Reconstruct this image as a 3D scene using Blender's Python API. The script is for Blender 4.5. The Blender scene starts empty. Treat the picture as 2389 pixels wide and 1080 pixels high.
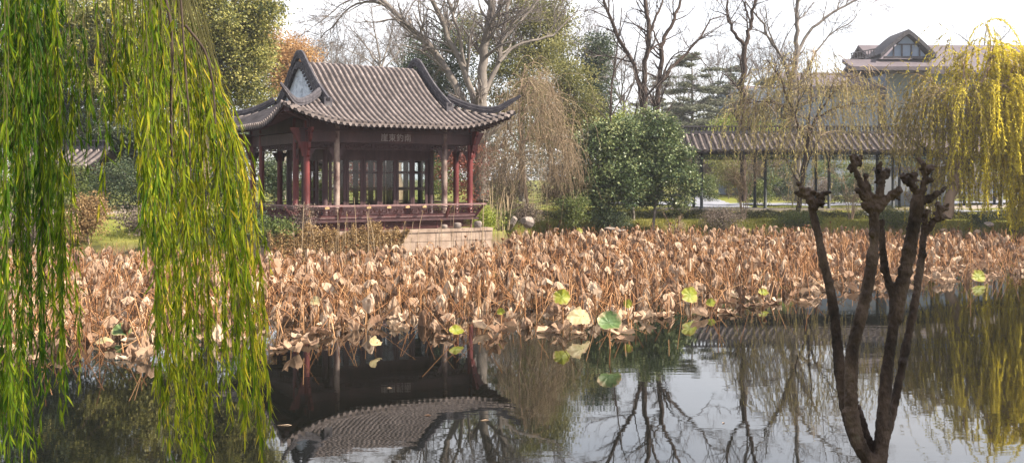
SUN_E, SKY_S, SKY_AIR, SKY_DUST, CLOUD, CLOUD_C, HAZE, EXPO = 4.9, .10, 1.0, 1.5, (.3, .9), (6.0, 5.9, 6.0), .0005, 1.5
import bpy, math, numpy as np
from mathutils import Vector

# ------------------------------------------------------------------ basics
F, CX, YH, H = 2300.0, 1194.5, 420.0, 3.1      # focal length (px of the photo), centre, horizon row, eye height over the water
R8 = math.radians
SC = bpy.context.scene
COL = SC.collection
rng = np.random.default_rng(11)

def P(x, y, Y):
    """Point seen at photo pixel x, y standing Y metres away."""
    return np.array([(x - CX) / F * Y, Y, H + (YH - y) / F * Y])

def nrm(v):
    v = np.asarray(v, float)
    return v / np.maximum(np.linalg.norm(v, axis=-1, keepdims=True), 1e-9)

class MB:
    """Collects vertices and faces; build() links them as ONE mesh object."""
    def __init__(s):
        s.v, s.f, s.a, s.m, s.n = [], [], [], [], 0
    def add(s, V, Fc, a=0.0, mi=0):
        V = np.asarray(V, float).reshape(-1, 3)
        Fc = np.asarray(Fc, int)
        s.v.append(V); s.f.append(Fc + s.n)
        s.a.append(np.full(len(V), a) if np.isscalar(a) else np.asarray(a, float))
        s.m.append(np.full(len(Fc), mi, int))
        s.n += len(V)
        return s
    def box(s, c, d, rz=0.0, a=0.0, mi=0):
        x, y, z = np.asarray(d, float) / 2
        V = np.array([[-x,-y,-z],[x,-y,-z],[x,y,-z],[-x,y,-z],[-x,-y,z],[x,-y,z],[x,y,z],[-x,y,z]])
        if rz:
            cs, sn = math.cos(rz), math.sin(rz)
            V = np.stack([V[:,0]*cs - V[:,1]*sn, V[:,0]*sn + V[:,1]*cs, V[:,2]], 1)
        return s.add(V + np.asarray(c, float), [[0,3,2,1],[4,5,6,7],[0,1,5,4],[1,2,6,5],[2,3,7,6],[3,0,4,7]], a, mi)
    def bar(s, p, q, w, h, a=0.0, mi=0):
        """rectangular bar from p to q, w wide sideways, h tall"""
        p, q = np.asarray(p, float), np.asarray(q, float)
        t = nrm(q - p)
        up = np.array([0, 0, 1.0]) if abs(t[2]) < .95 else np.array([0, 1.0, 0])
        sd = nrm(np.cross(t, up)); n = np.cross(sd, t)
        V = []
        for c in (p, q):
            for (i, j) in ((-1,-1),(1,-1),(1,1),(-1,1)):
                V.append(c + sd*i*w/2 + n*j*h/2)
        return s.add(V, [[3,2,1,0],[4,5,6,7],[0,1,5,4],[1,2,6,5],[2,3,7,6],[3,0,4,7]], a, mi)
    def tubes(s, Pt, Rd, sides=5, a=0.0, mi=0, cap=False):
        """K polylines of N points each -> tapered tubes"""
        Pt = np.asarray(Pt, float); Rd = np.asarray(Rd, float)
        if Pt.ndim == 2: Pt = Pt[None]; Rd = Rd[None]
        K, N, _ = Pt.shape
        T = np.empty_like(Pt)
        T[:, 1:-1] = Pt[:, 2:] - Pt[:, :-2]; T[:, 0] = Pt[:, 1] - Pt[:, 0]; T[:, -1] = Pt[:, -1] - Pt[:, -2]
        T = nrm(T)
        mean = nrm(T.mean(1))
        ref = np.where(np.abs(mean[:, 2:3]) > .8, np.array([[1.0, .13, 0]]), np.array([[.05, .03, 1.0]]))
        X = nrm(np.cross(T, ref[:, None, :])); Yv = np.cross(T, X)
        ang = np.arange(sides) * 2 * np.pi / sides
        V = Pt[:, :, None, :] + Rd[:, :, None, None] * (np.cos(ang)[None, None, :, None]*X[:, :, None, :] + np.sin(ang)[None, None, :, None]*Yv[:, :, None, :])
        i = np.arange(N-1)[:, None]*sides; j = np.arange(sides)[None, :]; j2 = (j+1) % sides
        q = np.stack([i+j, i+j2, i+sides+j2, i+sides+j], -1).reshape(-1, 4)
        Q = (q[None] + (np.arange(K)*N*sides)[:, None, None]).reshape(-1, 4)
        aa = a if np.isscalar(a) else np.repeat(np.asarray(a), N*sides)
        s.add(V.reshape(-1, 3), Q, aa, mi)
        if cap:
            for k in range(K):
                for e in (0, N-1):
                    ring = V[k, e]
                    c = ring.mean(0)
                    idx = [[sides, m, (m+1) % sides] for m in range(sides)]
                    s.add(np.vstack([ring, c]), idx, a if np.isscalar(a) else a[k], mi)
        return s
    def leaves(s, C, D, L, W, r, fold=.25, a=None, mi=0, nvec=None):
        """one folded lozenge leaf per row of C, pointing along D"""
        n = len(C)
        if n == 0: return s
        D = nrm(D)
        rv = r.normal(size=(n, 3)) if nvec is None else nvec
        S = nrm(np.cross(D, rv)); Nn = np.cross(S, D)
        L = np.broadcast_to(L, (n,))[:, None]; W = np.broadcast_to(W, (n,))[:, None]
        v0 = C; v2 = C + D*L - Nn*L*.12
        mid = C + D*L*.45
        v1 = mid + S*W/2 + Nn*W*fold; v3 = mid - S*W/2 + Nn*W*fold
        V = np.stack([v0, v1, v2, v3], 1).reshape(-1, 3)
        q = np.arange(n)[:, None]*4 + np.array([[0, 1, 2, 3]])
        if a is None: a = r.random(n)
        return s.add(V, q, np.repeat(a, 4), mi)
    def grid(s, G, a=0.0, mi=0, flip=False):
        G = np.asarray(G, float); n, m, _ = G.shape
        i = np.arange(n-1)[:, None]*m; j = np.arange(m-1)[None, :]
        q = np.stack([i+j, i+j+1, i+m+j+1, i+m+j], -1).reshape(-1, 4)
        if flip: q = q[:, ::-1]
        return s.add(G.reshape(-1, 3), q, a, mi)
    def sweep(s, path, sides, sec, a=0.0, mi=0, scale=None):
        """closed section (side, up) swept along path; sides = horizontal side vector per point"""
        path = np.asarray(path, float); N = len(path)
        T = np.gradient(path, axis=0); T = nrm(T)
        Sd = nrm(np.broadcast_to(np.asarray(sides, float), path.shape))
        Up = nrm(np.cross(Sd, T)); Up = np.where(Up[:, 2:3] < 0, -Up, Up)
        sec = np.asarray(sec, float); k = len(sec)
        sc = np.ones(N) if scale is None else np.asarray(scale)
        V = path[:, None] + sc[:, None, None]*(sec[None, :, 0, None]*Sd[:, None] + sec[None, :, 1, None]*Up[:, None])
        i = np.arange(N-1)[:, None]*k; j = np.arange(k)[None, :]; j2 = (j+1) % k
        s.add(V.reshape(-1, 3), np.stack([i+j, i+j2, i+k+j2, i+k+j], -1).reshape(-1, 4), a, mi)
        for e in (0, N-1):
            s.add(np.vstack([V[e], V[e].mean(0)]), [[k, m, (m+1) % k] for m in range(k)], a, mi)
        return s
    def build(s, name, mats, parent=None, smooth=True, world=True):
        me = bpy.data.meshes.new(name)
        V = np.vstack(s.v)
        if parent is not None and world:
            V = V - np.array(parent.location)
        lt = np.concatenate([np.full(len(f), f.shape[1], np.int32) for f in s.f])
        lv = np.concatenate([f.ravel() for f in s.f]).astype(np.int32)
        me.vertices.add(len(V)); me.vertices.foreach_set('co', V.astype(np.float32).ravel())
        me.loops.add(len(lv)); me.loops.foreach_set('vertex_index', lv)
        me.polygons.add(len(lt))
        ls = np.concatenate([[0], np.cumsum(lt)[:-1]]).astype(np.int32)
        me.polygons.foreach_set('loop_start', ls)
        try: me.polygons.foreach_set('loop_total', lt)
        except Exception: pass
        me.polygons.foreach_set('material_index', np.concatenate(s.m).astype(np.int32))
        me.update(calc_edges=True)
        me.polygons.foreach_set('use_smooth', np.full(len(lt), bool(smooth)))
        at = me.attributes.new('rnd', 'FLOAT', 'POINT')
        at.data.foreach_set('value', np.concatenate(s.a).astype(np.float32))
        for m in (mats if isinstance(mats, (list, tuple)) else [mats]):
            me.materials.append(m)
        o = bpy.data.objects.new(name, me); COL.objects.link(o)
        if parent is not None: o.parent = parent
        return o

def tag(o, label=None, cat=None, group=None, kind=None):
    if label: o['label'] = label
    if cat: o['category'] = cat
    if group: o['group'] = group
    if kind: o['kind'] = kind
    return o

def thing(name, label, cat, loc=(0, 0, 0), rz=0.0, group=None):
    o = bpy.data.objects.new(name, None); COL.objects.link(o)
    o.location = tuple(float(c) for c in loc); o.rotation_euler = (0, 0, rz)
    o.empty_display_size = .3
    return tag(o, label, cat, group)

# ------------------------------------------------------------------ materials
def nt(name):
    m = bpy.data.materials.new(name); m.use_nodes = True
    t = m.node_tree; t.nodes.clear()
    return m, t, t.nodes, t.links

def ramp(nodes, stops):
    r = nodes.new('ShaderNodeValToRGB')
    el = r.color_ramp.elements
    while len(el) < len(stops): el.new(.5)
    for e, (p, c) in zip(el, stops):
        e.position = p; e.color = (*c, 1)
    return r

def surf(name, stops, scale=4.0, rough=.8, bump=.0, bscale=None, stretch=(1, 1, 1), detail=6, spec=.3, dist=.02):
    m, t, N, L = nt(name)
    out = N.new('ShaderNodeOutputMaterial'); b = N.new('ShaderNodeBsdfPrincipled')
    tc = N.new('ShaderNodeTexCoord'); mp = N.new('ShaderNodeMapping'); mp.inputs['Scale'].default_value = stretch
    n = N.new('ShaderNodeTexNoise'); n.inputs['Scale'].default_value = scale; n.inputs['Detail'].default_value = detail
    n.inputs['Roughness'].default_value = .65
    r = ramp(N, stops)
    L.new(tc.outputs['Object'], mp.inputs['Vector']); L.new(mp.outputs[0], n.inputs['Vector'])
    L.new(n.outputs['Fac'], r.inputs['Fac']); L.new(r.outputs[0], b.inputs['Base Color'])
    b.inputs['Roughness'].default_value = rough; b.inputs['Specular IOR Level'].default_value = spec
    if bump:
        n2 = N.new('ShaderNodeTexNoise'); n2.inputs['Scale'].default_value = bscale or scale*4; n2.inputs['Detail'].default_value = 5
        L.new(mp.outputs[0], n2.inputs['Vector'])
        bp = N.new('ShaderNodeBump'); bp.inputs['Strength'].default_value = bump; bp.inputs['Distance'].default_value = dist
        L.new(n2.outputs['Fac'], bp.inputs['Height']); L.new(bp.outputs[0], b.inputs['Normal'])
    L.new(b.outputs[0], out.inputs['Surface'])
    return m

def leafmat(name, stops, transl=.35, rough=.5, spec=.3, objrand=False, patch=None):
    """leaf colour by the leaf's own random number; light also comes through the blade"""
    m, t, N, L = nt(name)
    out = N.new('ShaderNodeOutputMaterial'); b = N.new('ShaderNodeBsdfPrincipled'); tr = N.new('ShaderNodeBsdfTranslucent')
    mx = N.new('ShaderNodeMixShader'); mx.inputs[0].default_value = transl
    at = N.new('ShaderNodeAttribute'); at.attribute_name = 'rnd'
    fac = at.outputs['Fac']
    if objrand:
        oi = N.new('ShaderNodeObjectInfo'); ad = N.new('ShaderNodeMath'); ad.operation = 'ADD'
        fr = N.new('ShaderNodeMath'); fr.operation = 'FRACT'
        L.new(fac, ad.inputs[0]); L.new(oi.outputs['Random'], ad.inputs[1]); L.new(ad.outputs[0], fr.inputs[0]); fac = fr.outputs[0]
    if patch:
        tc = N.new('ShaderNodeTexCoord'); n = N.new('ShaderNodeTexNoise'); n.inputs['Scale'].default_value = patch[0]; n.inputs['Detail'].default_value = 4
        L.new(tc.outputs['Object'], n.inputs['Vector'])
        mm = N.new('ShaderNodeMix'); mm.data_type = 'FLOAT'; mm.inputs[0].default_value = patch[1]
        L.new(fac, mm.inputs[2]); L.new(n.outputs['Fac'], mm.inputs[3]); fac = mm.outputs[0]
    r = ramp(N, stops)
    L.new(fac, r.inputs['Fac'])
    L.new(r.outputs[0], b.inputs['Base Color']); L.new(r.outputs[0], tr.inputs['Color'])
    b.inputs['Roughness'].default_value = rough; b.inputs['Specular IOR Level'].default_value = spec
    L.new(b.outputs[0], mx.inputs[1]); L.new(tr.outputs[0], mx.inputs[2]); L.new(mx.outputs[0], out.inputs['Surface'])
    return m

def lerp_stops(*cols):
    n = len(cols)
    return [(i/(n-1), c) for i, c in enumerate(cols)]

MT = {}
MT['tile'] = surf('roof_tile_clay', [(.25, (.045, .038, .036)), (.42, (.125, .102, .096)), (.58, (.195, .160, .150)), (.78, (.33, .275, .255))], 2.6, .85, .5, 40, detail=12, dist=.012)
MT['pan'] = surf('shaded_pan_tile', [(.3, (.012, .010, .012)), (.7, (.035, .028, .030))], 4, .9, .3)  # shade between the tile rows is put into this dark colour
MT['ridge'] = surf('ridge_tile_grey', [(.3, (.028, .026, .032)), (.55, (.062, .056, .064)), (.8, (.15, .14, .13))], 5, .85, .5, 20)
MT['gable'] = surf('gable_plaster', [(.3, (.30, .34, .40)), (.55, (.50, .54, .60)), (.8, (.62, .65, .70))], 9, .85, .5, 14)
MT['wood'] = surf('dark_red_wood', [(.3, (.030, .014, .016)), (.6, (.056, .026, .027)), (.85, (.10, .05, .048))], 3, .6, .15, 30, (1, 1, .3))
MT['redcol'] = surf('red_lacquer_wood', [(.3, (.05, .013, .013)), (.6, (.125, .024, .023)), (.85, (.20, .06, .053))], 3, .5, .15, 25, (1, 1, .35))
MT['palecol'] = surf('peeled_pale_wood', [(.40, (.06, .030, .028)), (.52, (.18, .13, .11)), (.72, (.33, .265, .22))], 2.6, .7, .2, 25, (1, 1, .5))
MT['railred'] = surf('red_brown_rail_wood', [(.3, (.050, .018, .019)), (.6, (.105, .036, .036)), (.85, (.17, .075, .07))], 4, .55, .15, 30)
MT['rail'] = surf('lit_rail_wood', [(.3, (.10, .055, .055)), (.6, (.20, .12, .115)), (.85, (.32, .23, .22))], 6, .55, .15, 30)  # paler than the other red wood: the rails' sunlit highlight is painted in
MT['stone'] = surf('tan_stone', [(.3, (.17, .12, .09)), (.55, (.29, .215, .165)), (.8, (.38, .30, .24))], 2.2, .9, .5, 14)
MT['paving'] = surf('terrace_paving', [(.3, (.20, .17, .15)), (.7, (.34, .29, .25))], 3, .9, .3)
MT['rock'] = surf('garden_rock', [(.3, (.10, .08, .07)), (.55, (.22, .18, .155)), (.8, (.34, .29, .25))], 5, .9, .9, 12)
MT['path'] = surf('pale_paving', [(.3, (.17, .175, .20)), (.7, (.24, .245, .28))], .7, .9, .2, 6)
MT['plaster'] = surf('grey_plaster', [(.3, (.20, .215, .235)), (.7, (.28, .295, .315))], .4, .9)
MT['bluewall'] = surf('blue_shade_wall', [(.3, (.17, .20, .25)), (.7, (.23, .26, .31))], .35, .9)  # bluish shade on the far walls is put into the colour
MT['farroof'] = surf('far_roof_tile', [(.3, (.085, .070, .080)), (.7, (.125, .103, .112))], 1.2, .9, .3, 5)
MT['darkgreen'] = surf('dark_green_paint', [(.3, (.012, .016, .018)), (.7, (.035, .042, .045))], 4, .55, .1)
MT['bark_dark'] = surf('dark_bark', [(.3, (.028, .019, .016)), (.6, (.065, .045, .036)), (.85, (.12, .085, .065))], 6, .95, .9, 22, (1, 1, .3), dist=.03)
MT['bark_grey'] = surf('grey_bark', [(.3, (.10, .085, .075)), (.6, (.18, .155, .135)), (.85, (.28, .25, .22))], 3, .95, .7, 12, (1, 1, .3), dist=.03)
MT['bark_tan'] = surf('tan_bark', [(.3, (.16, .11, .075)), (.6, (.28, .20, .14)), (.85, (.38, .29, .21))], 3, .95, .6, 12, (1, 1, .3), dist=.03)
MT['bark_pollard'] = surf('pollard_bark', [(.3, (.010, .007, .006)), (.47, (.038, .025, .019)), (.62, (.085, .058, .045)), (.8, (.085, .078, .05))], 9, .9, 1.0, 60, (1, 1, .5), dist=.02)
MT['twig'] = leafmat('tan_twigs', lerp_stops((.11, .078, .05), (.27, .195, .12), (.44, .335, .215)), .1, .8)
MT['strand'] = leafmat('willow_strand', lerp_stops((.03, .03, .008), (.07, .06, .015), (.12, .085, .03)), 0, .8)
MT['twig_grey'] = leafmat('grey_twigs', lerp_stops((.07, .058, .055), (.13, .108, .10), (.20, .165, .15)), 0, .9)
MT['willow_near'] = leafmat('willow_leaf_green', [(0, (.018, .050, .006)), (.3, (.060, .125, .008)), (.6, (.185, .235, .012)), (.85, (.34, .34, .02)), (1, (.52, .40, .04))], .55, .6, .1)
MT['willow_yellow'] = leafmat('willow_leaf_yellow', [(0, (.16, .125, .045)), (.3, (.26, .205, .045)), (.6, (.60, .50, .04)), (1, (.82, .68, .05))], .45, .6)
MT['willow_olive'] = leafmat('willow_leaf_olive', [(0, (.20, .155, .075)), (.5, (.38, .31, .12)), (1, (.52, .46, .15))], .4, .6)
MT['camphor'] = leafmat('camphor_leaf', [(0, (.035, .05, .014)), (.35, (.13, .14, .035)), (.7, (.32, .30, .08)), (1, (.50, .44, .16))], .35, .45)  # topmost leaf tones stand in for sunlit highlights
MT['evergreen'] = leafmat('evergreen_leaf', [(0, (.018, .036, .022)), (.5, (.05, .075, .035)), (1, (.12, .14, .06))], .25, .55)
MT['olivetree'] = leafmat('light_olive_leaf', [(0, (.09, .10, .03)), (.5, (.19, .185, .06)), (1, (.31, .28, .10))], .4, .55)
MT['cedar'] = leafmat('cedar_needle', [(0, (.06, .07, .05)), (.5, (.13, .14, .095)), (1, (.22, .22, .14))], .2, .7)
MT['camellia'] = leafmat('camellia_leaf', [(0, (.028, .048, .022)), (.4, (.080, .115, .045)), (.75, (.17, .205, .08)), (1, (.30, .31, .14))], .2, .42, .3)
MT['orange'] = leafmat('orange_leaf', [(0, (.25, .125, .05)), (.5, (.44, .25, .10)), (1, (.58, .40, .19))], .4, .6)
MT['redleaf'] = leafmat('red_brown_leaf', [(0, (.12, .03, .025)), (.5, (.24, .07, .055)), (1, (.34, .15, .10))], .35, .6)
MT['ochre'] = leafmat('ochre_leaf', [(0, (.15, .09, .04)), (.5, (.30, .19, .08)), (1, (.42, .30, .15))], .3, .7)
MT['shrubgreen'] = leafmat('shrub_leaf', [(0, (.035, .055, .018)), (.5, (.09, .12, .03)), (1, (.2, .22, .06))], .3, .55)
MT['limegreen'] = leafmat('lime_leaf', [(0, (.12, .16, .02)), (.5, (.24, .28, .04)), (1, (.36, .38, .08))], .4, .55)
MT['hedge'] = leafmat('hedge_leaf', [(0, (.02, .026, .014)), (.6, (.055, .06, .028)), (1, (.13, .12, .05))], .2, .6)
MT['deadstem'] = leafmat('dead_shrub_leaf', [(0, (.10, .075, .06)), (.5, (.18, .14, .11)), (1, (.28, .22, .17))], .2, .7)
MT['grass'] = leafmat('grass_blade', [(0, (.10, .11, .018)), (.5, (.25, .24, .035)), (1, (.42, .34, .10))], .35, .7)
MT['lotus'] = leafmat('dry_lotus_leaf', [(0, (.08, .042, .025)), (.3, (.22, .130, .080)), (.65, (.42, .290, .195)), (1, (.66, .53, .39))], .25, .75, .2, True, (14, .35))
MT['stalk'] = leafmat('dry_lotus_stalk', [(0, (.12, .048, .020)), (.5, (.31, .145, .062)), (1, (.48, .27, .13))], .1, .75, .2, True)
MT['podbrown'] = leafmat('seed_pod', [(0, (.08, .05, .035)), (1, (.2, .13, .09))], 0, .8, .2, True)

def greenlotus(name, c_in, c_mid, c_rim):
    m, t, N, L = nt(name)
    out = N.new('ShaderNodeOutputMaterial'); b = N.new('ShaderNodeBsdfPrincipled'); tr = N.new('ShaderNodeBsdfTranslucent')
    mx = N.new('ShaderNodeMixShader'); mx.inputs[0].default_value = .4
    at = N.new('ShaderNodeAttribute'); at.attribute_name = 'rnd'
    tc = N.new('ShaderNodeTexCoord'); n = N.new('ShaderNodeTexNoise'); n.inputs['Scale'].default_value = 9; n.inputs['Detail'].default_value = 6; L.new(tc.outputs['Object'], n.inputs['Vector'])
    ma = N.new('ShaderNodeMath'); ma.operation = 'MULTIPLY_ADD'; ma.inputs[1].default_value = .75; L.new(n.outputs['Fac'], ma.inputs[0])
    sc_ = N.new('ShaderNodeMath'); sc_.operation = 'MULTIPLY_ADD'; sc_.inputs[1].default_value = .62; sc_.inputs[2].default_value = -.05
    L.new(at.outputs['Fac'], sc_.inputs[0]); L.new(sc_.outputs[0], ma.inputs[2])
    r = ramp(N, [(.45, c_in), (.95, c_mid), (1.12 if False else 1.0, tuple(.5*a + .5*b for a, b in zip(c_mid, c_rim)))]) if False else ramp(N, [(.3, c_in), (.62, c_mid), (.74, c_mid), (.9, c_rim)])
    L.new(ma.outputs[0], r.inputs['Fac']); L.new(r.outputs[0], b.inputs['Base Color']); L.new(r.outputs[0], tr.inputs['Color'])
    b.inputs['Roughness'].default_value = .55
    L.new(b.outputs[0], mx.inputs[1]); L.new(tr.outputs[0], mx.inputs[2]); L.new(mx.outputs[0], out.inputs['Surface'])
    return m
MT['lgreen'] = greenlotus('lotus_leaf_green', (.075, .15, .05), (.13, .20, .065), (.48, .36, .21))
MT['lyellow'] = greenlotus('lotus_leaf_lime', (.19, .235, .014), (.25, .26, .02), (.26, .15, .06))
MT['lpale'] = greenlotus('lotus_leaf_pale', (.36, .34, .15), (.44, .37, .20), (.42, .27, .15))

def glassmat():
    m, t, N, L = nt('window_glass')
    out = N.new('ShaderNodeOutputMaterial'); tr = N.new('ShaderNodeBsdfTransparent'); g = N.new('ShaderNodeBsdfGlossy'); mx = N.new('ShaderNodeMixShader')
    tr.inputs[0].default_value = (.86, .90, .90, 1); g.inputs['Roughness'].default_value = .03
    fr = N.new('ShaderNodeFresnel'); fr.inputs[0].default_value = 1.5
    L.new(fr.outputs[0], mx.inputs[0]); L.new(tr.outputs[0], mx.inputs[1]); L.new(g.outputs[0], mx.inputs[2]); L.new(mx.outputs[0], out.inputs['Surface'])
    return m
MT['glass'] = glassmat()

def watermat():
    m, t, N, L = nt('pond_water')
    out = N.new('ShaderNodeOutputMaterial'); b = N.new('ShaderNodeBsdfPrincipled')
    b.inputs['Base Color'].default_value = (.004, .0045, .0035, 1); b.inputs['Roughness'].default_value = .018; b.inputs['IOR'].default_value = 1.95
    tc = N.new('ShaderNodeTexCoord')
    def noise(scale, st, det):
        mp = N.new('ShaderNodeMapping'); mp.inputs['Scale'].default_value = st
        n = N.new('ShaderNodeTexNoise'); n.inputs['Scale'].default_value = scale; n.inputs['Detail'].default_value = det
        L.new(tc.outputs['Object'], mp.inputs['Vector']); L.new(mp.outputs[0], n.inputs['Vector']); return n.outputs['Fac']
    a = noise(2.2, (.5, 1.5, 1), 3); c = noise(.35, (1, 1, 1), 2)
    rp = ramp(N, [(.42, (.15, .15, .15)), (.62, (1, 1, 1))]); L.new(c, rp.inputs[0])
    mu = N.new('ShaderNodeMath'); mu.operation = 'MULTIPLY'; L.new(a, mu.inputs[0]); L.new(rp.outputs[0], mu.inputs[1])
    bp = N.new('ShaderNodeBump'); bp.inputs['Strength'].default_value = .15; bp.inputs['Distance'].default_value = .010
    L.new(mu.outputs[0], bp.inputs['Height']); L.new(bp.outputs[0], b.inputs['Normal'])
    L.new(b.outputs[0], out.inputs['Surface'])
    return m
MT['water'] = watermat()

def groundmat():
    m, t, N, L = nt('ground_grass_and_soil')
    out = N.new('ShaderNodeOutputMaterial'); b = N.new('ShaderNodeBsdfPrincipled'); b.inputs['Roughness'].default_value = .95; b.inputs['Specular IOR Level'].default_value = .1
    tc = N.new('ShaderNodeTexCoord')
    n = N.new('ShaderNodeTexNoise'); n.inputs['Scale'].default_value = .8; n.inputs['Detail'].default_value = 8; n.inputs['Roughness'].default_value = .7
    n2 = N.new('ShaderNodeTexNoise'); n2.inputs['Scale'].default_value = .12; n2.inputs['Detail'].default_value = 3
    L.new(tc.outputs['Object'], n.inputs['Vector']); L.new(tc.outputs['Object'], n2.inputs['Vector'])
    g = ramp(N, [(.3, (.06, .075, .016)), (.5, (.15, .16, .03)), (.7, (.26, .24, .06))]); L.new(n.outputs['Fac'], g.inputs[0])
    s = ramp(N, [(.3, (.05, .035, .022)), (.7, (.14, .10, .065))]); L.new(n.outputs['Fac'], s.inputs[0])
    sep = N.new('ShaderNodeSeparateXYZ'); L.new(tc.outputs['Object'], sep.inputs[0])
    mr = N.new('ShaderNodeMapRange'); mr.inputs[1].default_value = .35; mr.inputs[2].default_value = .95; L.new(sep.outputs[2], mr.inputs[0])
    ad = N.new('ShaderNodeMath'); ad.operation = 'ADD'; L.new(mr.outputs[0], ad.inputs[0])
    m2 = N.new('ShaderNodeMapRange'); m2.inputs[1].default_value = .42; m2.inputs[2].default_value = .62; m2.inputs[3].default_value = .1; m2.inputs[4].default_value = -.5
    L.new(n2.outputs['Fac'], m2.inputs[0]); L.new(m2.outputs[0], ad.inputs[1])
    mx = N.new('ShaderNodeMix'); mx.data_type = 'RGBA'; mx.clamp_factor = True
    L.new(ad.outputs[0], mx.inputs[0]); L.new(s.outputs[0], mx.inputs[6]); L.new(g.outputs[0], mx.inputs[7])
    L.new(mx.outputs[2], b.inputs['Base Color']); L.new(b.outputs[0], out.inputs['Surface'])
    return m
MT['ground'] = groundmat()
MT['clasp'] = surf('worn_brass', [(.3, (.30, .20, .09)), (.7, (.52, .38, .2))], 8, .5)
MT['inscr'] = surf('faded_gilt_grey', [(.3, (.20, .165, .16)), (.7, (.32, .28, .27))], 8, .6)
MT['gable_far'] = surf('blue_shade_plaster', [(.3, (.14, .18, .25)), (.7, (.20, .24, .31))], .8, .9)  # blue of the shaded gable is mixed into the plaster colour
# ------------------------------------------------------------------ pavilion frame (turned 32 degrees)
TH = R8(32); PC = np.array([-6.11, 39.4]); ZB = 1.25
def pl2w(u, v, z=0.0):
    return np.array([PC[0] + u*math.cos(TH) + v*math.sin(TH), PC[1] + u*math.sin(TH) - v*math.cos(TH), z])
def w2pl(X, Y):
    dx, dy = X - PC[0], Y - PC[1]
    return dx*math.cos(TH) + dy*math.sin(TH), dx*math.sin(TH) - dy*math.cos(TH)

# ------------------------------------------------------------------ ground and water
SHX = [-400, -60, -22, -14, -9.2, -8.2, -7.2, -1.5, -.6, -.2, .3, 1.5, 5, 10, 16, 22, 30, 60, 400]
SHY = [60, 42, 35.5, 34.4, 33.6, 34.3, 34.6, 38.0, 38.6, 42, 44.5, 46.4, 47.2, 48.2, 48.0, 47.2, 45.5, 45, 60]
def shore(X): return np.interp(X, SHX, SHY)
def gheight(X, Y):
    X = np.asarray(X, float); Y = np.asarray(Y, float)
    d = Y - shore(X)
    h = np.interp(d, [-3, -.6, .3, 1.2, 5, 12, 60, 300], [-.6, -.45, .35, .85, 1.45, 1.5, 1.62, 2.2])
    hn = np.interp(5.15 - Y + .35*np.sin(X*.9), [-.6, .0, .5, 1.5, 30], [-.6, .1, 1.15, 1.42, 1.6])
    h = np.maximum(h, hn)
    h = h + .05*np.sin(X*1.7 + Y*.6)*np.sin(Y*1.3 - X*.4)*(np.abs(d) < 80)
    u, v = w2pl(X, Y)
    return np.where((np.abs(u) < 6.2) & (np.abs(v) < 5.3), np.minimum(h, 1.0), h)
gx = np.concatenate([-np.geomspace(2000, 42, 26), np.arange(-40, 40.1, .6), np.geomspace(42, 2000, 26)])
gy = np.concatenate([np.array([-60, -30, -15, -8, -4, -1, 1, 2, 3]), np.arange(3.5, 6.6, .2), np.arange(8, 31, 2.5), np.arange(31, 60, .5), np.geomspace(61, 3000, 40)])
GX, GY = np.meshgrid(gx, gy)
g = MB(); g.grid(np.stack([GX, GY, gheight(GX, GY)], -1))
tag(g.build('ground', MT['ground']), kind='structure')
w = MB()
w.grid(np.stack(np.meshgrid(np.linspace(-120, 120, 9), np.linspace(3.2, 60, 7)) + [np.zeros((7, 9))], -1))
tag(w.build('water', MT['water'], smooth=False), kind='structure')
def zg(X, Y): return float(gheight(X, Y))

# pale paved path behind the gallery
pth = MB()
def strip(ctr, half, dz=.012):
    ctr = np.asarray(ctr, float); t = nrm(np.gradient(ctr, axis=0)); n = np.stack([-t[:, 1], t[:, 0]], 1)
    G = []
    for k in np.linspace(-1, 1, 5):
        q = ctr + n*half*k
        G.append(np.stack([q[:, 0], q[:, 1], gheight(q[:, 0], q[:, 1]) + dz], 1))
    return np.array(G)
ts = np.linspace(0, 1, 60)
cpath = np.stack([np.interp(ts, [0, .25, .5, .75, 1], [6, 13.0, 20, 30, 60]), np.interp(ts, [0, .25, .5, .75, 1], [66, 63.5, 62.5, 67, 84])], 1)
pth.grid(strip(cpath, 2.6, .06), flip=True)
tag(pth.build('path', MT['path']), kind='structure')
pth = MB(); tt_ = np.linspace(0, 1, 40)
pth.grid(strip(np.stack([12.2 + 4.2*tt_**1.3, 57.4 + 34*tt_], 1), 1.75, .045), flip=True)
tag(pth.build('path', MT['path']), kind='structure')
pth = MB()
cp2 = np.stack([np.linspace(18.5, 60, 80), np.interp(np.linspace(18.5, 60, 80), [13, 20, 28, 60], [51.6, 51.6, 52.2, 64])], 1)
pth.grid(strip(cp2, .55, .06), flip=True)
tag(pth.build('path', MT['path']), kind='structure')

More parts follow.
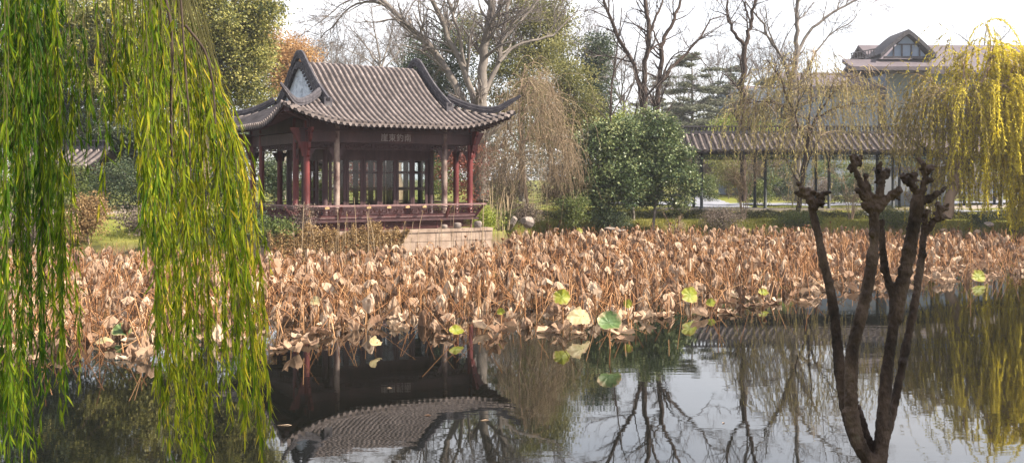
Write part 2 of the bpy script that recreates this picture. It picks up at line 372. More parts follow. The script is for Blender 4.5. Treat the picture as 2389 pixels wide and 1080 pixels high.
# ------------------------------------------------------------------ roof helpers
def tile_row(mb, path, side, r=.066, tl=.3, disc=True, a=0.0):
    """a row of half-round tiles laid along path (top to eave)"""
    path = np.asarray(path, float)
    sl = np.concatenate([[0], np.cumsum(np.linalg.norm(np.diff(path, axis=0), axis=1))])
    tot = sl[-1]; n = max(1, int(round(tot/tl))); e = tot/n
    ss = np.sort(np.concatenate([np.arange(n)*e, np.arange(1, n+1)*e - .004]))
    sc = np.tile([.84, 1.0], n)[:len(ss)]
    pp = np.stack([np.interp(ss, sl, path[:, k]) for k in range(3)], 1)
    T = nrm(np.gradient(pp, axis=0)) if len(pp) > 2 else nrm(np.repeat(pp[1:]-pp[:1], 2, 0))
    S = nrm(np.asarray(side, float)); Nn = nrm(np.cross(S, T)); Nn = np.where(Nn[:, 2:3] < 0, -Nn, Nn)
    an = np.linspace(0, np.pi, 6)
    V = pp[:, None] + (r*sc)[:, None, None]*(np.cos(an)[None, :, None]*S + np.sin(an)[None, :, None]*Nn[:, None])
    mb.grid(V, a)
    if disc:
        an = np.linspace(0, 2*np.pi, 11)[:-1]
        c = pp[-1] + T[-1]*.006 + Nn[-1]*.012
        ring = c + 1.12*r*(np.cos(an)[:, None]*S + np.sin(an)[:, None]*Nn[-1])
        ring2 = ring - T[-1]*.05
        mb.add(np.vstack([ring, c]), [[10, m, (m+1) % 10] for m in range(10)], a)
        mb.add(np.vstack([ring, ring2]), [[m, (m+1) % 10, 10+(m+1) % 10, 10+m] for m in range(10)], a)

RIDGE = [(-.08, 0), (.08, 0), (.08, .10), (.105, .11), (.105, .15), (.07, .16), (.07, .26), (.04, .32), (-.04, .32), (-.07, .26), (-.07, .16), (-.105, .15), (-.105, .11), (-.08, .10)]

def fret(mb, o, ex, ez, L, Hh, cell=.34, t=.026, dep=.03):
    """rectangular key pattern in the plane spanned by ex and ez, starting at o"""
    o = np.asarray(o, float); ex = nrm(ex); ez = nrm(ez)
    def b(x0, z0, x1, z1): mb.bar(o + ex*x0 + ez*z0, o + ex*x1 + ez*z1, dep, t)
    b(0, 0, L, 0); b(0, Hh, L, Hh); b(0, 0, 0, Hh); b(L, 0, L, Hh)
    n = max(1, int(round(L/cell))); c = L/n
    for i in range(n):
        x = i*c
        if i: b(x, Hh*.0, x, Hh*.42) if i % 2 else b(x, Hh*.58, x, Hh)
        x0, x1, z0, z1 = x + c*.2, x + c*.8, Hh*.25, Hh*.75
        b(x0, z1, x1, z1); b(x0, z0, x1, z0)
        if i % 2:
            b(x0, z0, x0, z1); b(x1, z0, x1, Hh*.55); b(x + c*.5, Hh*.5, x1, Hh*.5); b(x0 - c*.2, Hh*.5, x0, Hh*.5)
        else:
            b(x1, z0, x1, z1); b(x0, Hh*.45, x0, z1); b(x0, Hh*.5, x + c*.5, Hh*.5); b(x1, Hh*.5, x1 + c*.2, Hh*.5)

# ------------------------------------------------------------------ pavilion
A, B, RG, OFF = 4.43, 4.20, 2.45, .23
AC, BC, AI, BI = 3.33, 3.10, 2.2, 1.97
_k = np.polyfit([0, .25, .5, 1, 1.6, 2.2, 2.8, 3.5, 4.2], [7.63, 7.60, 7.47, 7.07, 6.60, 6.19, 5.83, 5.44, 5.12], 6)
def Pz(d): return np.polyval(_k, np.minimum(np.abs(d), B))
def lift(u, v):
    cu = np.clip((np.abs(u)/A - .35)/.65, 0, 1.06); cv = np.clip((np.abs(v)/B - .3)/.7, 0, 1.06)
    return cu, cv, .64*cu**2.2*cv**1.5
def roofpt(u, v, dz=0.0, d=None):
    u = np.asarray(u, float); v = np.asarray(v, float)
    if d is None: d = np.abs(v)
    cu, cv, lf = lift(u, v)
    k = .045*(cu*cv)**2
    return np.stack(np.broadcast_arrays(u*(1+k), -v*(1+k), Pz(d) + lf + dz), -1)

pav = thing('pavilion', 'dark red wooden waterside pavilion with upturned grey tiled roof', 'pavilion', (PC[0], PC[1], ZB), TH)
def pv(name, mb, mat, parent=None, smooth=False):
    for i in range(len(mb.v)): mb.v[i] = mb.v[i] - np.array([0, 0, ZB])
    return mb.build(name, mat, parent or pav, smooth, world=False)

pan, soff, til = MB(), MB(), MB()
def slopes(mb, dz, flip=False):
    for sg in (1, -1):
        v = np.linspace(0, B, 36)
        um = np.maximum(RG, v + OFF)
        s = np.linspace(-1, 1, 41)
        U = um[:, None]*s[None]; V = np.repeat(v[:, None], 41, 1)*sg
        mb.grid(roofpt(U, V, dz), flip=(sg > 0) != flip)
        d = np.linspace(RG - OFF - .02, B, 20)
        U = np.repeat((d + OFF)[:, None], 31, 1)*sg; V = d[:, None]*np.linspace(-1, 1, 31)[None]
        mb.grid(roofpt(U, V, dz, np.repeat(d[:, None], 31, 1)), flip=(sg < 0) != flip)
slopes(pan, 0.0); slopes(soff, -.13, True)
# edge boards closing the eave, small pointed drip tiles
for sg in (1, -1):
    u = np.linspace(-A, A, 61)
    pan.grid(np.stack([roofpt(u, np.full(61, B*sg)), roofpt(u, np.full(61, B*sg), -.13)], 0))
    v = np.linspace(-B, B, 61)
    pan.grid(np.stack([roofpt(np.full(61, A*sg), v, 0, np.full(61, B)), roofpt(np.full(61, A*sg), v, -.13, np.full(61, B))], 0))
sp = .2245
us = (np.arange(39) - 19)*sp
for u in us:
    if abs(u) < RG - .1:
        v = np.linspace(0, B + .04, 50)
        for sg in (1, -1):
            tile_row(til, roofpt(np.full(50, u), sg*v), (1, 0, 0), a=.5)
    else:
        for sg in (1, -1):
            v0 = max(abs(u) - OFF - .02, 0)
            if B - v0 < .12: continue
            v = np.linspace(v0, B + .04, 24)
            tile_row(til, roofpt(np.full(24, u), sg*v), (1, 0, 0), a=.5)
for v in (np.arange(37) - 18)*sp:
    d0 = max(abs(v), RG - OFF)
    if B - d0 < .12: continue
    d = np.linspace(d0, B + .04, 24)
    for sg in (1, -1):
        tile_row(til, roofpt(sg*(d + OFF), np.full(24, v), 0, d), (0, 1, 0), a=.5)
# drip tiles between the rows
for u in us[:-1] + sp/2:
    for sg in (1, -1):
        c = roofpt(u, sg*(B + .03), -.01); w_ = np.array([.085, 0, 0])
        til.add([c - w_, c + w_, c + w_*.6 - [0, 0, .09], c - [0, 0, .14], c - w_*.6 - [0, 0, .09]], [[0, 1, 2], [0, 2, 3], [0, 3, 4]], .3)
for v in (np.arange(36) - 17.5)*sp:
    for sg in (1, -1):
        c = roofpt(sg*(A + .03), v, -.01, B); w_ = np.array([0, .085, 0])
        til.add([c - w_, c + w_, c + w_*.6 - [0, 0, .09], c - [0, 0, .14], c - w_*.6 - [0, 0, .09]], [[0, 1, 2], [0, 2, 3], [0, 3, 4]], .3)
roof = pv('roof', pan, MT['pan'], smooth=True)
pv('roof_tiles', til, MT['tile'], roof, smooth=True)
pv('soffit', soff, MT['wood'], roof, smooth=True)
raf = MB()
for u in np.arange(-4.2, 4.21, .21):
    for sg in (1, -1):
        v = np.linspace(max(2.7, abs(u) - OFF), B - .03, 6); raf.tubes(roofpt(np.full(6, u), sg*v, -.18), np.full(6, .042), 6)
for vv in np.arange(-3.99, 4.0, .21):
    for sg in (1, -1):
        d = np.linspace(max(2.7, abs(vv)), B - .03, 6); raf.tubes(roofpt(sg*(d+OFF), np.full(6, vv), -.18, d), np.full(6, .042), 6)
pv('rafters', raf, MT['wood'], roof)
# vertical ridges running over the rounded top, and the hip ridges sweeping up into horns
for sg in (-1, 1):
    r_ = MB(); v = np.linspace(-2.95, 2.95, 49)
    pz = Pz(v) + .05 + .12*np.exp(-(v/.5)**2)
    r_.sweep(np.stack([np.full(49, sg*(RG + .04)), -v, pz], 1), (1, 0, 0), np.array(RIDGE)*[.88, .98])
    for e in (-1, 1):
        r_.box((sg*(RG + .04), e*2.98, float(Pz(2.95)) + .16), (.30, .10, .36))
    pv('vertical_ridge', r_, MT['ridge'], roof)
    for sv in (-1, 1):
        h_ = MB(); t = np.linspace(0, 1, 30)
        u = RG + .1 + (A + .30 - RG - .1)*t; v = 2.45 + (B + .30 - 2.45)*t
        p = roofpt(np.minimum(u, A), np.minimum(v, B), 0, np.minimum(v, B))
        ex = np.clip((t - .62)/.38, 0, 1)
        hp = np.stack([sg*u*1.012, -sv*v*1.012, p[:, 2] + .03 + .52*ex**1.7 + .14*(1 - t)**3], 1)
        h_.sweep(hp, nrm(np.array([sv*1.0, sg*1.0, 0])), np.array(RIDGE)*[.8, .82], scale=1 - .62*np.clip((t - .7)/.3, 0, 1)**1.3)
        pv('hip_ridge', h_, MT['ridge'], roof)
    # gable field, scrollwork in low relief, dark barge board with a toothed tile edge
    gb = MB(); v = np.linspace(-2.12, 2.12, 41); x = sg*(RG - .04)
    zt = Pz(v) - .02; zb = np.full(41, float(Pz(2.22)) - .05)
    gb.grid(np.stack([np.stack([np.full(41, x), -v, zb], 1), np.stack([np.full(41, x), -v, np.maximum(zt, zb)], 1)], 0))
    rs = np.random.default_rng(5)
    for k in range(46):
        cv, cz = rs.uniform(-1.1, 1.1), rs.uniform(6.35, 7.15)
        if cz > Pz(abs(cv) + .45): continue
        an = np.linspace(0, rs.uniform(3, 5.5), 9) + rs.uniform(0, 6); rr = np.linspace(.03, rs.uniform(.08, .15), 9)
        gb.tubes(np.stack([np.full(9, x + sg*.006), cv + rr*np.cos(an), cz + rr*np.sin(an)], 1), np.full(9, .014), 4)
    ga = pv('gable_panel', gb, MT['gable'], roof)
    bb = MB(); v = np.linspace(0, 2.3, 24)
    for e in (-1, 1):
        top = np.stack([np.full(24, sg*(RG + .10)), e*v, Pz(v) + .02], 1); bot = top - [0, 0, .17]
        bb.grid(np.stack([top, bot], 0)); bb.grid(np.stack([top - [sg*.14, 0, 0], bot - [sg*.14, 0, 0]], 0))
        bb.grid(np.stack([bot, bot - [sg*.14, 0, 0]], 0))
        for vv in np.arange(.12, 2.2, .17):
            bb.box((sg*(RG + .12), e*vv, float(Pz(vv)) - .20), (.05, .11, .10))
    bb.box((sg*(RG - .02), 0, float(Pz(2.22)) + .0), (.2, 4.3, .12))
    pv('barge_board', bb, MT['ridge'], roof)

# timber frame
ZF = 1.65
def column(u, v, mat, r=.115, z1=5.35):
    c = MB(); z = np.array([ZF - .02, ZF + .12, ZF + .14, 2.6, 3.6, z1])
    c.tubes(np.stack([np.full(6, u), np.full(6, -v), z], 1), np.array([1.35, 1.3, 1.0, 1.0, .98, .95])*r, 14)
    return pv('column', c, mat, smooth=True)
for su in (-1, 1):
    for sv in (-1, 1):
        column(su*AC, sv*BC, MT['redcol'])
        column(su*AI, sv*BC, MT['palecol'] if sv > 0 else MT['redcol'])
        column(su*AC, sv*BI, MT['redcol'])
        column(su*AI, sv*BI, MT['wood'])
bm = MB()
for sv in (-1, 1):
    bm.box((0, -sv*BC, 4.66), (2*AC + .5, .16, .40)); bm.box((0, -sv*BC, 5.16), (2*AC + .3, .10, .56))
    bm.box((0, -sv*BC, 4.9), (2*AC + .6, .24, .07))
    bm.box((0, -sv*BI, 4.42), (2*AI, .14, .22))
for su in (-1, 1):
    bm.box((su*AC, 0, 4.64), (.14, 2*BC + .5, .38)); bm.box((su*AC, 0, 5.16), (.09, 2*BC + .3, .52))
    bm.box((su*AC, 0, 4.9), (.22, 2*BC + .56, .066))
    bm.box((su*AI, 0, 4.42), (.13, 2*BI, .21))
    for sv in (-1, 1):
        bm.bar((su*(AC - .3), -sv*(BC - .3), 5.22), (su*(A + .02), -sv*(B + .02), 5.52), .16, .2)
        bm.box((su*(AC+AI)/2, -sv*BI, 4.42), (AC-AI, .12, .2)); bm.box((su*AI, -sv*(BC+BI)/2, 4.425), (.12, BC-BI, .2))
pv('beams', bm, MT['wood'])
cl = MB(); cl.box((0, 0, 4.60), (2*AC - .2, 2*BC - .2, .04)); pv('ceiling', cl, MT['wood'])
fl = MB(); fl.box((0, 0, ZF - .04), (2*AC + .5, 2*BC + .5, .08)); fl.box((0, 0, 1.45), (2*AC - .4, 2*BC - .4, .32))
pv('floor_deck', fl, MT['wood'])

def prism_xz(mb, pts, y0, y1, conv):
    """extrude a 2-D outline; conv maps (a, depth, z) to a point"""
    n = len(pts)
    V = [conv(a, y0, z) for a, z in pts] + [conv(a, y1, z) for a, z in pts]
    c0 = np.mean(V[:n], 0); c1 = np.mean(V[n:], 0)
    mb.add(V, [[i, (i+1) % n, n+(i+1) % n, n+i] for i in range(n)])
    mb.add(np.vstack([V[:n], [c0]]), [[n, i, (i+1) % n] for i in range(n)]); mb.add(np.vstack([V[n:], [c1]]), [[n, i, (i+1) % n] for i in range(n)])
CORB = [(0, 0), (.0, -1.05), (.07, -1.0), (.10, -.88), (.09, -.80), (.17, -.72), (.20, -.58), (.19, -.52), (.30, -.42), (.37, -.26), (.36, -.2), (.48, -.10), (.52, 0)]
for su in (-1, 1):
    for sv in (-1, 1):
        cb = MB()
        prism_xz(cb, CORB, -.05, .05, lambda a, y, z: np.array([su*(AC + .10 + a), -sv*BC + y, 4.95 + z]))
        prism_xz(cb, CORB, -.05, .05, lambda a, y, z: np.array([su*AC + y, -sv*(BC + .10 + a), 4.96 + z]))
        pv('corbel', cb, MT['redcol'])
SMALL = [(0, 0), (0, -.34), (.05, -.34), (.08, -.22), (.2, -.14), (.24, -.06), (.4, 0)]
# hanging fretwork, seat-back balustrade and skirting lattice, one per bay
xb = [(-AC, -AI), (-AI, AI), (AI, AC)]; yb = [(-BC, -BI), (-BI, BI), (BI, BC)]
def side_geo(k):
    """origin/axis helper for the four sides: point(a, out, z)"""
    if k == 0: return lambda a, o, z: np.array([a, -(BC + o), z])
    if k == 1: return lambda a, o, z: np.array([-a, BC + o, z])
    if k == 2: return lambda a, o, z: np.array([-(AC + o), -a, z])
    return lambda a, o, z: np.array([AC + o, a, z])
for k in range(4):
    g_ = side_geo(k); bays = xb if k < 2 else yb
    for (a0, a1) in bays:
        f_ = MB(); a0_, a1_ = a0 + .11, a1 - .11
        fret(f_, g_(a0_, 0, 4.22), g_(a1_, 0, 0) - g_(a0_, 0, 0), (0, 0, 1), a1_ - a0_, .22, .3)
        for s0, sg in ((a0_, 1), (a1_, -1)):
            prism_xz(f_, [(0, 0), (0, -.36), (.05, -.36), (.07, -.22), (.16, -.12), (.19, 0)], -.02, .02, lambda a, y, z: g_(s0 + sg*a, y, 4.22 + z))
        pv('hanging_lattice', f_, MT['wood'])
    # balustrade leans outward
    rl, fr_ = MB(), MB()
    half = (AC if k < 2 else BC)
    e = .40
    def rail(o, z, w, h, mb, ext): mb.bar(g_(-half - ext, o, z), g_(half + ext, o, z), w, h)
    rail(.46, 2.17, .09, .06, rl, .42); rail(.40, 2.08, .05, .04, rl, .36)
    rail(.17, 1.74, .06, .05, rl, .15)
    pv('handrail', rl, MT['rail'])
    rail(.20, 1.795, .05, .05, fr_, .18); rail(.10, 1.66, .10, .09, fr_, .1)
    for a in ([-half, half] + [b[1] for b in bays[:-1]]):
        ext = .12*np.sign(a) if abs(a) == half else 0
        fr_.bar(g_(a + ext, .12, 1.62), g_(a + ext*3.2, .46, 2.20), .09, .08)
    for (a0, a1) in bays:
        ex0 = -.16 if a0 == -half else .06; ex1 = .16 if a1 == half else -.06
        o = g_(a0 + ex0, .215, 1.83); up = g_(0, .39, 2.06) - g_(0, .215, 1.83)
        fret(fr_, o, g_(a1, 0, 0) - g_(a0, 0, 0), up, a1 + ex1 - a0 - ex0, float(np.linalg.norm(up)), .3, .03)
    pv('balustrade', fr_, MT['railred'])
    sk = MB()
    for z in np.arange(1.29, 1.6, .055): sk.bar(g_(-half, .05, z), g_(half, .05, z), .03, .022)
    for a in np.arange(-half, half + .01, (2*half)/9): sk.bar(g_(a, .06, 1.25), g_(a, .06, 1.62), .05, .05)
    pv('skirting_lattice', sk, MT['railred'])
    if k == 0:
        for a in (-2.75, -1.15, -.35, .4, 1.1):
            c_ = MB(); c_.box(g_(a, .47, 2.10), (.16, .05, .07)); c_.box(g_(a, .48, 2.135), (.09, .06, .03)); pv('rail_clasp', c_, MT['clasp'])
# glazed doors round the inner room
def leaf(conv, a0, a1, n):
    wd = (a1 - a0)/n
    for i in range(n):
        x0, x1 = a0 + i*wd + .008, a0 + (i+1)*wd - .008
        d = MB()
        def bx(xa, xb_, za, zb, t=.05): 
            V = [conv(x, y, z) for z in (za, zb) for (x, y) in ((xa, -t/2), (xb_, -t/2), (xb_, t/2), (xa, t/2))]
            d.add(V, [[0,3,2,1],[4,5,6,7],[0,1,5,4],[1,2,6,5],[2,3,7,6],[3,0,4,7]])
        bx(x0, x0 + .105, ZF, 3.92); bx(x1 - .105, x1, ZF, 3.92)
        bx(x0 + .105, x1 - .105, 3.84, 3.92); bx(x0 + .105, x1 - .105, ZF, 2.02, .04); bx(x0 + .105, x1 - .105, 2.02, 2.10)
        for z in (3.43, 3.37, 2.78, 2.72): bx(x0 + .105, x1 - .105, z - .014, z + .014, .03)
        dd = pv('door', d, MT['wood'])
        gl = MB(); gl.add([conv(x0 + .105, 0, 2.1), conv(x1 - .105, 0, 2.1), conv(x1 - .105, 0, 3.84), conv(x0 + .105, 0, 3.84)], [[0, 1, 2, 3]])
        pv('pane', gl, MT['glass'], dd)
for sv in (1, -1):
    cv_ = lambda a, y, z: np.array([a*sv, -sv*BI + y, z])
    leaf(cv_, -AI + .14, AI - .14, 6)
    tr = MB(); p0, p1 = cv_(-AI + .1, 0, 4.13), cv_(AI - .1, 0, 4.13)
    tr.bar(p0, p1, .05, .36)
    for kx in np.linspace(-AI + .2, AI - .2, 7): tr.bar(cv_(kx, 0, 3.94), cv_(kx, 0, 4.31), .075, .05)
    tr.bar(cv_(-AI, 0, 3.95), cv_(AI, 0, 3.95), .09, .06)
    pv('transom_panel', tr, MT['wood'])
for su in (1, -1):
    cs_ = lambda a, x, z: np.array([su*AI + x, a, z])
    leaf(cs_, -BI + .12, BI - .12, 5)
    tr = MB(); tr.bar(cs_(-BI + .1, 0, 4.13), cs_(BI - .1, 0, 4.13), .05, .36); tr.bar(cs_(-BI, 0, 3.95), cs_(BI, 0, 3.95), .09, .06)
    pv('transom_panel', tr, MT['wood'])
# carved inscription on the front beam
tc = bpy.data.curves.new('inscription', 'FONT'); tc.body = '崖東釣南'; tc.size = .30; tc.extrude = .008; tc.space_character = 1.12; tc.align_x = 'CENTER'
to = bpy.data.objects.new('inscription_text', tc); COL.objects.link(to)
bpy.context.view_layer.update()
tme = bpy.data.meshes.new_from_object(to.evaluated_get(bpy.context.evaluated_depsgraph_get()))
bpy.data.objects.remove(to); tme.materials.clear(); tme.materials.append(MT['inscr'])
ti = bpy.data.objects.new('inscription', tme); COL.objects.link(ti); ti.parent = pav
ti.location = (.12, -(BC + .09), 4.56 - ZB); ti.rotation_euler = (math.pi/2, 0, 0)

# ------------------------------------------------------------------ stone terrace under it
ter = thing('stone_terrace', 'tan stone retaining wall and terrace carrying the wooden pavilion', 'terrace', (PC[0], PC[1], 0), TH)
m_ = MB(); m_.box((-.85, 0, .25), (8.66, 8.96, 1.75))
rt = np.random.default_rng(9)
for j in range(4):
    xx = -5.2
    while xx < 3.45:
        wd_ = min(rt.uniform(.5, 1.0), 3.5 - xx)
        if wd_ > .12: m_.box((xx + wd_/2, -4.49 - rt.uniform(0, .015), 1.02 - .34*j), (wd_ - .014, .06, .325))
        xx += wd_
    yy = -4.4
    while yy < 4.4:
        wd_ = rt.uniform(.5, 1.0); m_.box((3.49 + rt.uniform(0, .012), yy + wd_/2, 1.02 - .34*j), (.05, wd_ - .014, .325)); yy += wd_
m_.build('retaining_wall', MT['stone'], ter, False, world=False)
m_ = MB()
for i in range(7): m_.box((-5.2 + 1.243*(i+.5), -4.36, 1.245), (1.235, .42, .11))
m_.build('coping', MT['stone'], ter, False, world=False)
for i, (x_, h_, lab) in enumerate(((2.93, .26, 'taller pale stone bollard at the corner end of the terrace edge'), (2.05, .22, 'rounded pale stone bollard on the terrace edge between two others'), (1.5, .16, 'smallest low stone stump on the terrace edge under the balustrade'))):
    p = pl2w(x_, 4.42, 1.30)
    st = MB(); z = np.array([0, .04, .5, .8, .95, 1.0])*h_
    st.tubes(np.stack([np.zeros(6), np.zeros(6), z], 1) + p, np.array([.10, .115, .13, .125, .09, .01])*(1.15 if i < 2 else .9), 9)
    tag(st.build('stone_bollard', MT['rock']), lab, 'bollard', 'stone bollards on the terrace edge')

# ------------------------------------------------------------------ covered galleries
def gallery(name, label, p0, p1, base, eave, ridge, cols, halfw=1.15, over=.62, pitch=.36, colmat='darkgreen', fascia=True, tops=None):
    p0, p1 = np.array(p0, float), np.array(p1, float)
    ang = math.atan2(p1[1]-p0[1], p1[0]-p0[0]); L = np.linalg.norm(p1 - p0)
    root = thing(name, label, 'gallery', (p0[0], p0[1], base), ang)
    hw = halfw + over; rz, ez = ridge - base, eave - base
    def prof(y):  # height above base at |y|
        t = np.abs(y)/hw
        return rz - (rz - ez)*(1.18*t - .18*t*t)
    rf = MB(); y = np.linspace(-hw, hw, 15)
    X, Yy = np.meshgrid(np.linspace(-.3, L + .3, 12), y)
    rf.grid(np.stack([X, Yy, prof(Yy)], -1)); rf.grid(np.stack([X, Yy, prof(Yy) - .12], -1), flip=True)
    for sg in (-1, 1): 
        rf.grid(np.array([[[-.3, sg*hw, ez], [L+.3, sg*hw, ez]], [[-.3, sg*hw, ez-.12], [L+.3, sg*hw, ez-.12]]]))
    ro = rf.build('roof', MT['pan'], root, True, world=False)
    tl = MB()
    for x in np.arange(-.2, L + .25, pitch):
        for sg in (-1, 1):
            yy = np.linspace(0, hw + .03, 14); tile_row(tl, np.stack([np.full(14, x), sg*yy, prof(yy)], 1), (1, 0, 0), pitch*.25, .32, a=.5)
    tl.build('roof_tiles', MT['tile'], ro, True, world=False)
    rd = MB()
    rd.box((L/2, 0, rz + .06), (L + .5, .24, .18)); rd.box((L/2, 0, rz + .42), (L + .5, .20, .07))
    for x in np.arange(-.2, L + .25, .2): rd.box((x, 0, rz + .265), (.07 if int(x*5) % 2 else .1, .1, .24))
    rd.build('openwork_ridge', MT['ridge'], ro, False, world=False)
    for xc in cols:
        for sg in (-1, 1):
            c = MB(); c.tubes(np.array([[xc, sg*halfw, z] for z in (-.25, .1, .12, 1.5, ez + .1)]), np.array([.15, .15, .085, .082, .08]), 10)
            c.build('column', MT[colmat], root, True, world=False)
    b = MB()
    for sg in (-1, 1):
        b.box((L/2, sg*halfw, ez + .0), (L + .4, .14, .24)); b.box((L/2, sg*halfw, ez - .66), (L, .03, .05)) if False else None
        for i in range(len(cols) - 1):
            a0, a1 = cols[i] + .08, cols[i+1] - .08
            fret(b, (a0, sg*halfw, ez - .42), (1, 0, 0), (0, 0, 1), a1 - a0, .26, .3, .03, .035)
    for xc in cols: b.box((xc, 0, ez + .06), (.14, 2*halfw, .2))
    b.build('beams', MT[colmat], root, False, world=False)
    pb = MB(); pb.box((L/2, 0, -.05), (L + .6, 2*halfw + .7, .22)); pb.build('plinth', MT['paving'], root, False, world=False)
    return root
ga1 = gallery('covered_gallery', 'long covered walkway with grey tiled roof facing the pond on thin dark posts', (8.3, 54.2), (21.6, 54.2), 1.5, 4.66, 5.62, [1.9, 5.33, 8.76, 12.2])
ga2 = gallery('covered_gallery', 'angled wing of the tiled walkway running off behind the yellow willow', (21.75, 54.25), (36.5, 64.6), 1.5, 4.62, 5.58, [1.0, 4.2, 7.6, 11.0, 14.4, 17.6])
ga3 = gallery('covered_gallery', 'small tiled roof walkway glimpsed through the hanging willow leaves', (-23.0, 47.5), (-19.4, 46.9), 1.5, 3.7, 4.55, [.6, 3.0], colmat='wood')
# white-grey screen wall behind the right part of the gallery
sw = thing('screen_wall', 'pale grey wall standing behind the walkway posts', 'wall', (22.4, 60.6, 1.5))
m_ = MB(); m_.box((2.0, 0, 1.0), (4.2, .22, 2.3)); m_.build('wall', MT['plaster'], sw, False, world=False)
m_ = MB(); m_.box((2.0, 0, 2.22), (4.4, .42, .12)); m_.box((2.0, 0, 2.33), (4.3, .22, .12)); m_.build('coping', MT['ridge'], sw, False, world=False)

# ------------------------------------------------------------------ large hall in the distance
hall = thing('hall', 'large hazy hall with gabled porch roof rising behind the walkway', 'building', (37, 97, 1.5))
m_ = MB(); m_.box((53, 104.6, 7.5), (31.5, 13, 12.4)); m_.build('wall', MT['bluewall'], hall, False)
def slab_roof(mb, x0, x1, yr, zr, ye, ze, tl=None, pitch=.55):
    yy = np.linspace(0, 1, 9); pr = zr - (zr - ze)*(1.25*yy - .25*yy*yy)
    G = np.array([[[x0, yr + (ye-yr)*t, z], [x1, yr + (ye-yr)*t, z]] for t, z in zip(yy, pr)])
    mb.grid(G); mb.grid(G - [0, 0, .35], flip=True)
    mb.grid(np.array([G[-1], G[-1] - [0, 0, .35]]))
    mb.grid(np.stack([G[:, 0], G[:, 0] - [0, 0, .35]], 1)); mb.grid(np.stack([G[:, 1], G[:, 1] - [0, 0, .35]], 1))
    if tl is not None:
        for x in np.arange(x0 + .2, x1, pitch):
            tile_row(tl, np.stack([np.full(9, x), yr + (ye-yr)*yy, pr], 1), (1, 0, 0), .14, .6)
m_, t_ = MB(), MB()
slab_roof(m_, 36.5, 72, 104, 17.3, 95.4, 13.7, t_); slab_roof(m_, 36.5, 72, 104, 17.3, 113, 13.7)
rf = m_.build('roof', MT['farroof'], hall, False); t_.build('roof_tiles', MT['farroof'], rf)
m_ = MB(); m_.box((54, 104, 17.45), (36, .5, .5)); m_.build('main_ridge', MT['ridge'], rf, False)
# cross gable porch
gbl = MB(); ax, hwid, y0 = 37.9, 2.65, 94.2
t = np.linspace(-1, 1, 33); zz = 17.5 - 2.35*np.abs(t)**1.15 - .12*(1 - np.abs(t))*0
for y_ in (y0,):
    top = np.stack([ax + hwid*t, np.full(33, y_), zz], 1)
    bk = top + [0, 4.5, 0]
    gbl.grid(np.stack([top, bk], 0)); gbl.grid(np.stack([top - [0, 0, .45], bk - [0, 0, .45]], 0), flip=True); gbl.grid(np.stack([top, top - [0, 0, .45]], 0))
gr = gbl.build('porch_roof', MT['ridge'], hall)
m_ = MB()
for tt in np.linspace(-.93, .93, 23): m_.box((ax + hwid*tt*.93, y0 + .25, float(17.5 - 2.35*abs(tt)**1.15) - .68), (.13, .6, .26))
m_.build('rafter_ends', MT['gable'], gr, False)
m_ = MB(); tp = np.stack([ax + hwid*.86*t, np.full(33, y0 + .55), zz - .6], 1); bt = tp.copy(); bt[:, 2] = 14.75; tp[:, 2] = np.maximum(tp[:, 2], 14.8)
m_.grid(np.stack([bt, tp], 0)); m_.build('gable_wall', MT['gable_far'], hall, False)
m_ = MB()
for xx in (-1.25, -.45, .45, 1.25): m_.box((ax + xx, y0 + .48, 15.5), (.12, .1, 1.3))
m_.box((ax, y0 + .48, 14.85), (4.4, .14, .22)); m_.box((ax, y0 + .47, 16.1), (2.6, .1, .1))
m_.build('gable_frame', MT['ridge'], hall, False)
# skirt roof below the gable, stepped left wing with an openwork ridge
m_ = MB(); slab_roof(m_, 32.0, 41.0, 95.6, 14.8, 92.6, 13.75); slab_roof(m_, 27.5, 36.4, 104, 14.4, 96, 12.2); slab_roof(m_, 22, 31, 105, 13.1, 98, 11.2)
m_.build('lower_roof', MT['farroof'], hall, False)
m_ = MB(); m_.box((29, 101, 6.8), (14, 8, 10.6)); m_.build('wing_wall', MT['bluewall'], hall, False)
m_ = MB()
for k in range(9): m_.box((32.9 + .27*k, 95.5, 15.05 + .05*k), (.07, .1, .62))
m_.bar((32.8, 95.5, 15.33), (35.2, 95.5, 15.78), .12, .1); m_.bar((32.8, 95.5, 14.78), (35.2, 95.5, 15.1), .12, .1)
m_.build('openwork_ridge', MT['ridge'], hall, False)
# ------------------------------------------------------------------ growing plants
def resample(p, n):
    p = np.asarray(p, float)
    # smooth the polyline a little, then even spacing
    for _ in range(2):
        q = np.empty((len(p)*2 - 2, 3)); q[0::2] = p[:-1]*.75 + p[1:]*.25; q[1::2] = p[:-1]*.25 + p[1:]*.75
        p = np.vstack([p[:1], q[1:-1], p[-1:]]) if len(p) > 2 else p
    s = np.concatenate([[0], np.cumsum(np.linalg.norm(np.diff(p, axis=0), axis=1))])
    t = np.linspace(0, s[-1], n)
    return np.stack([np.interp(t, s, p[:, k]) for k in range(3)], 1)

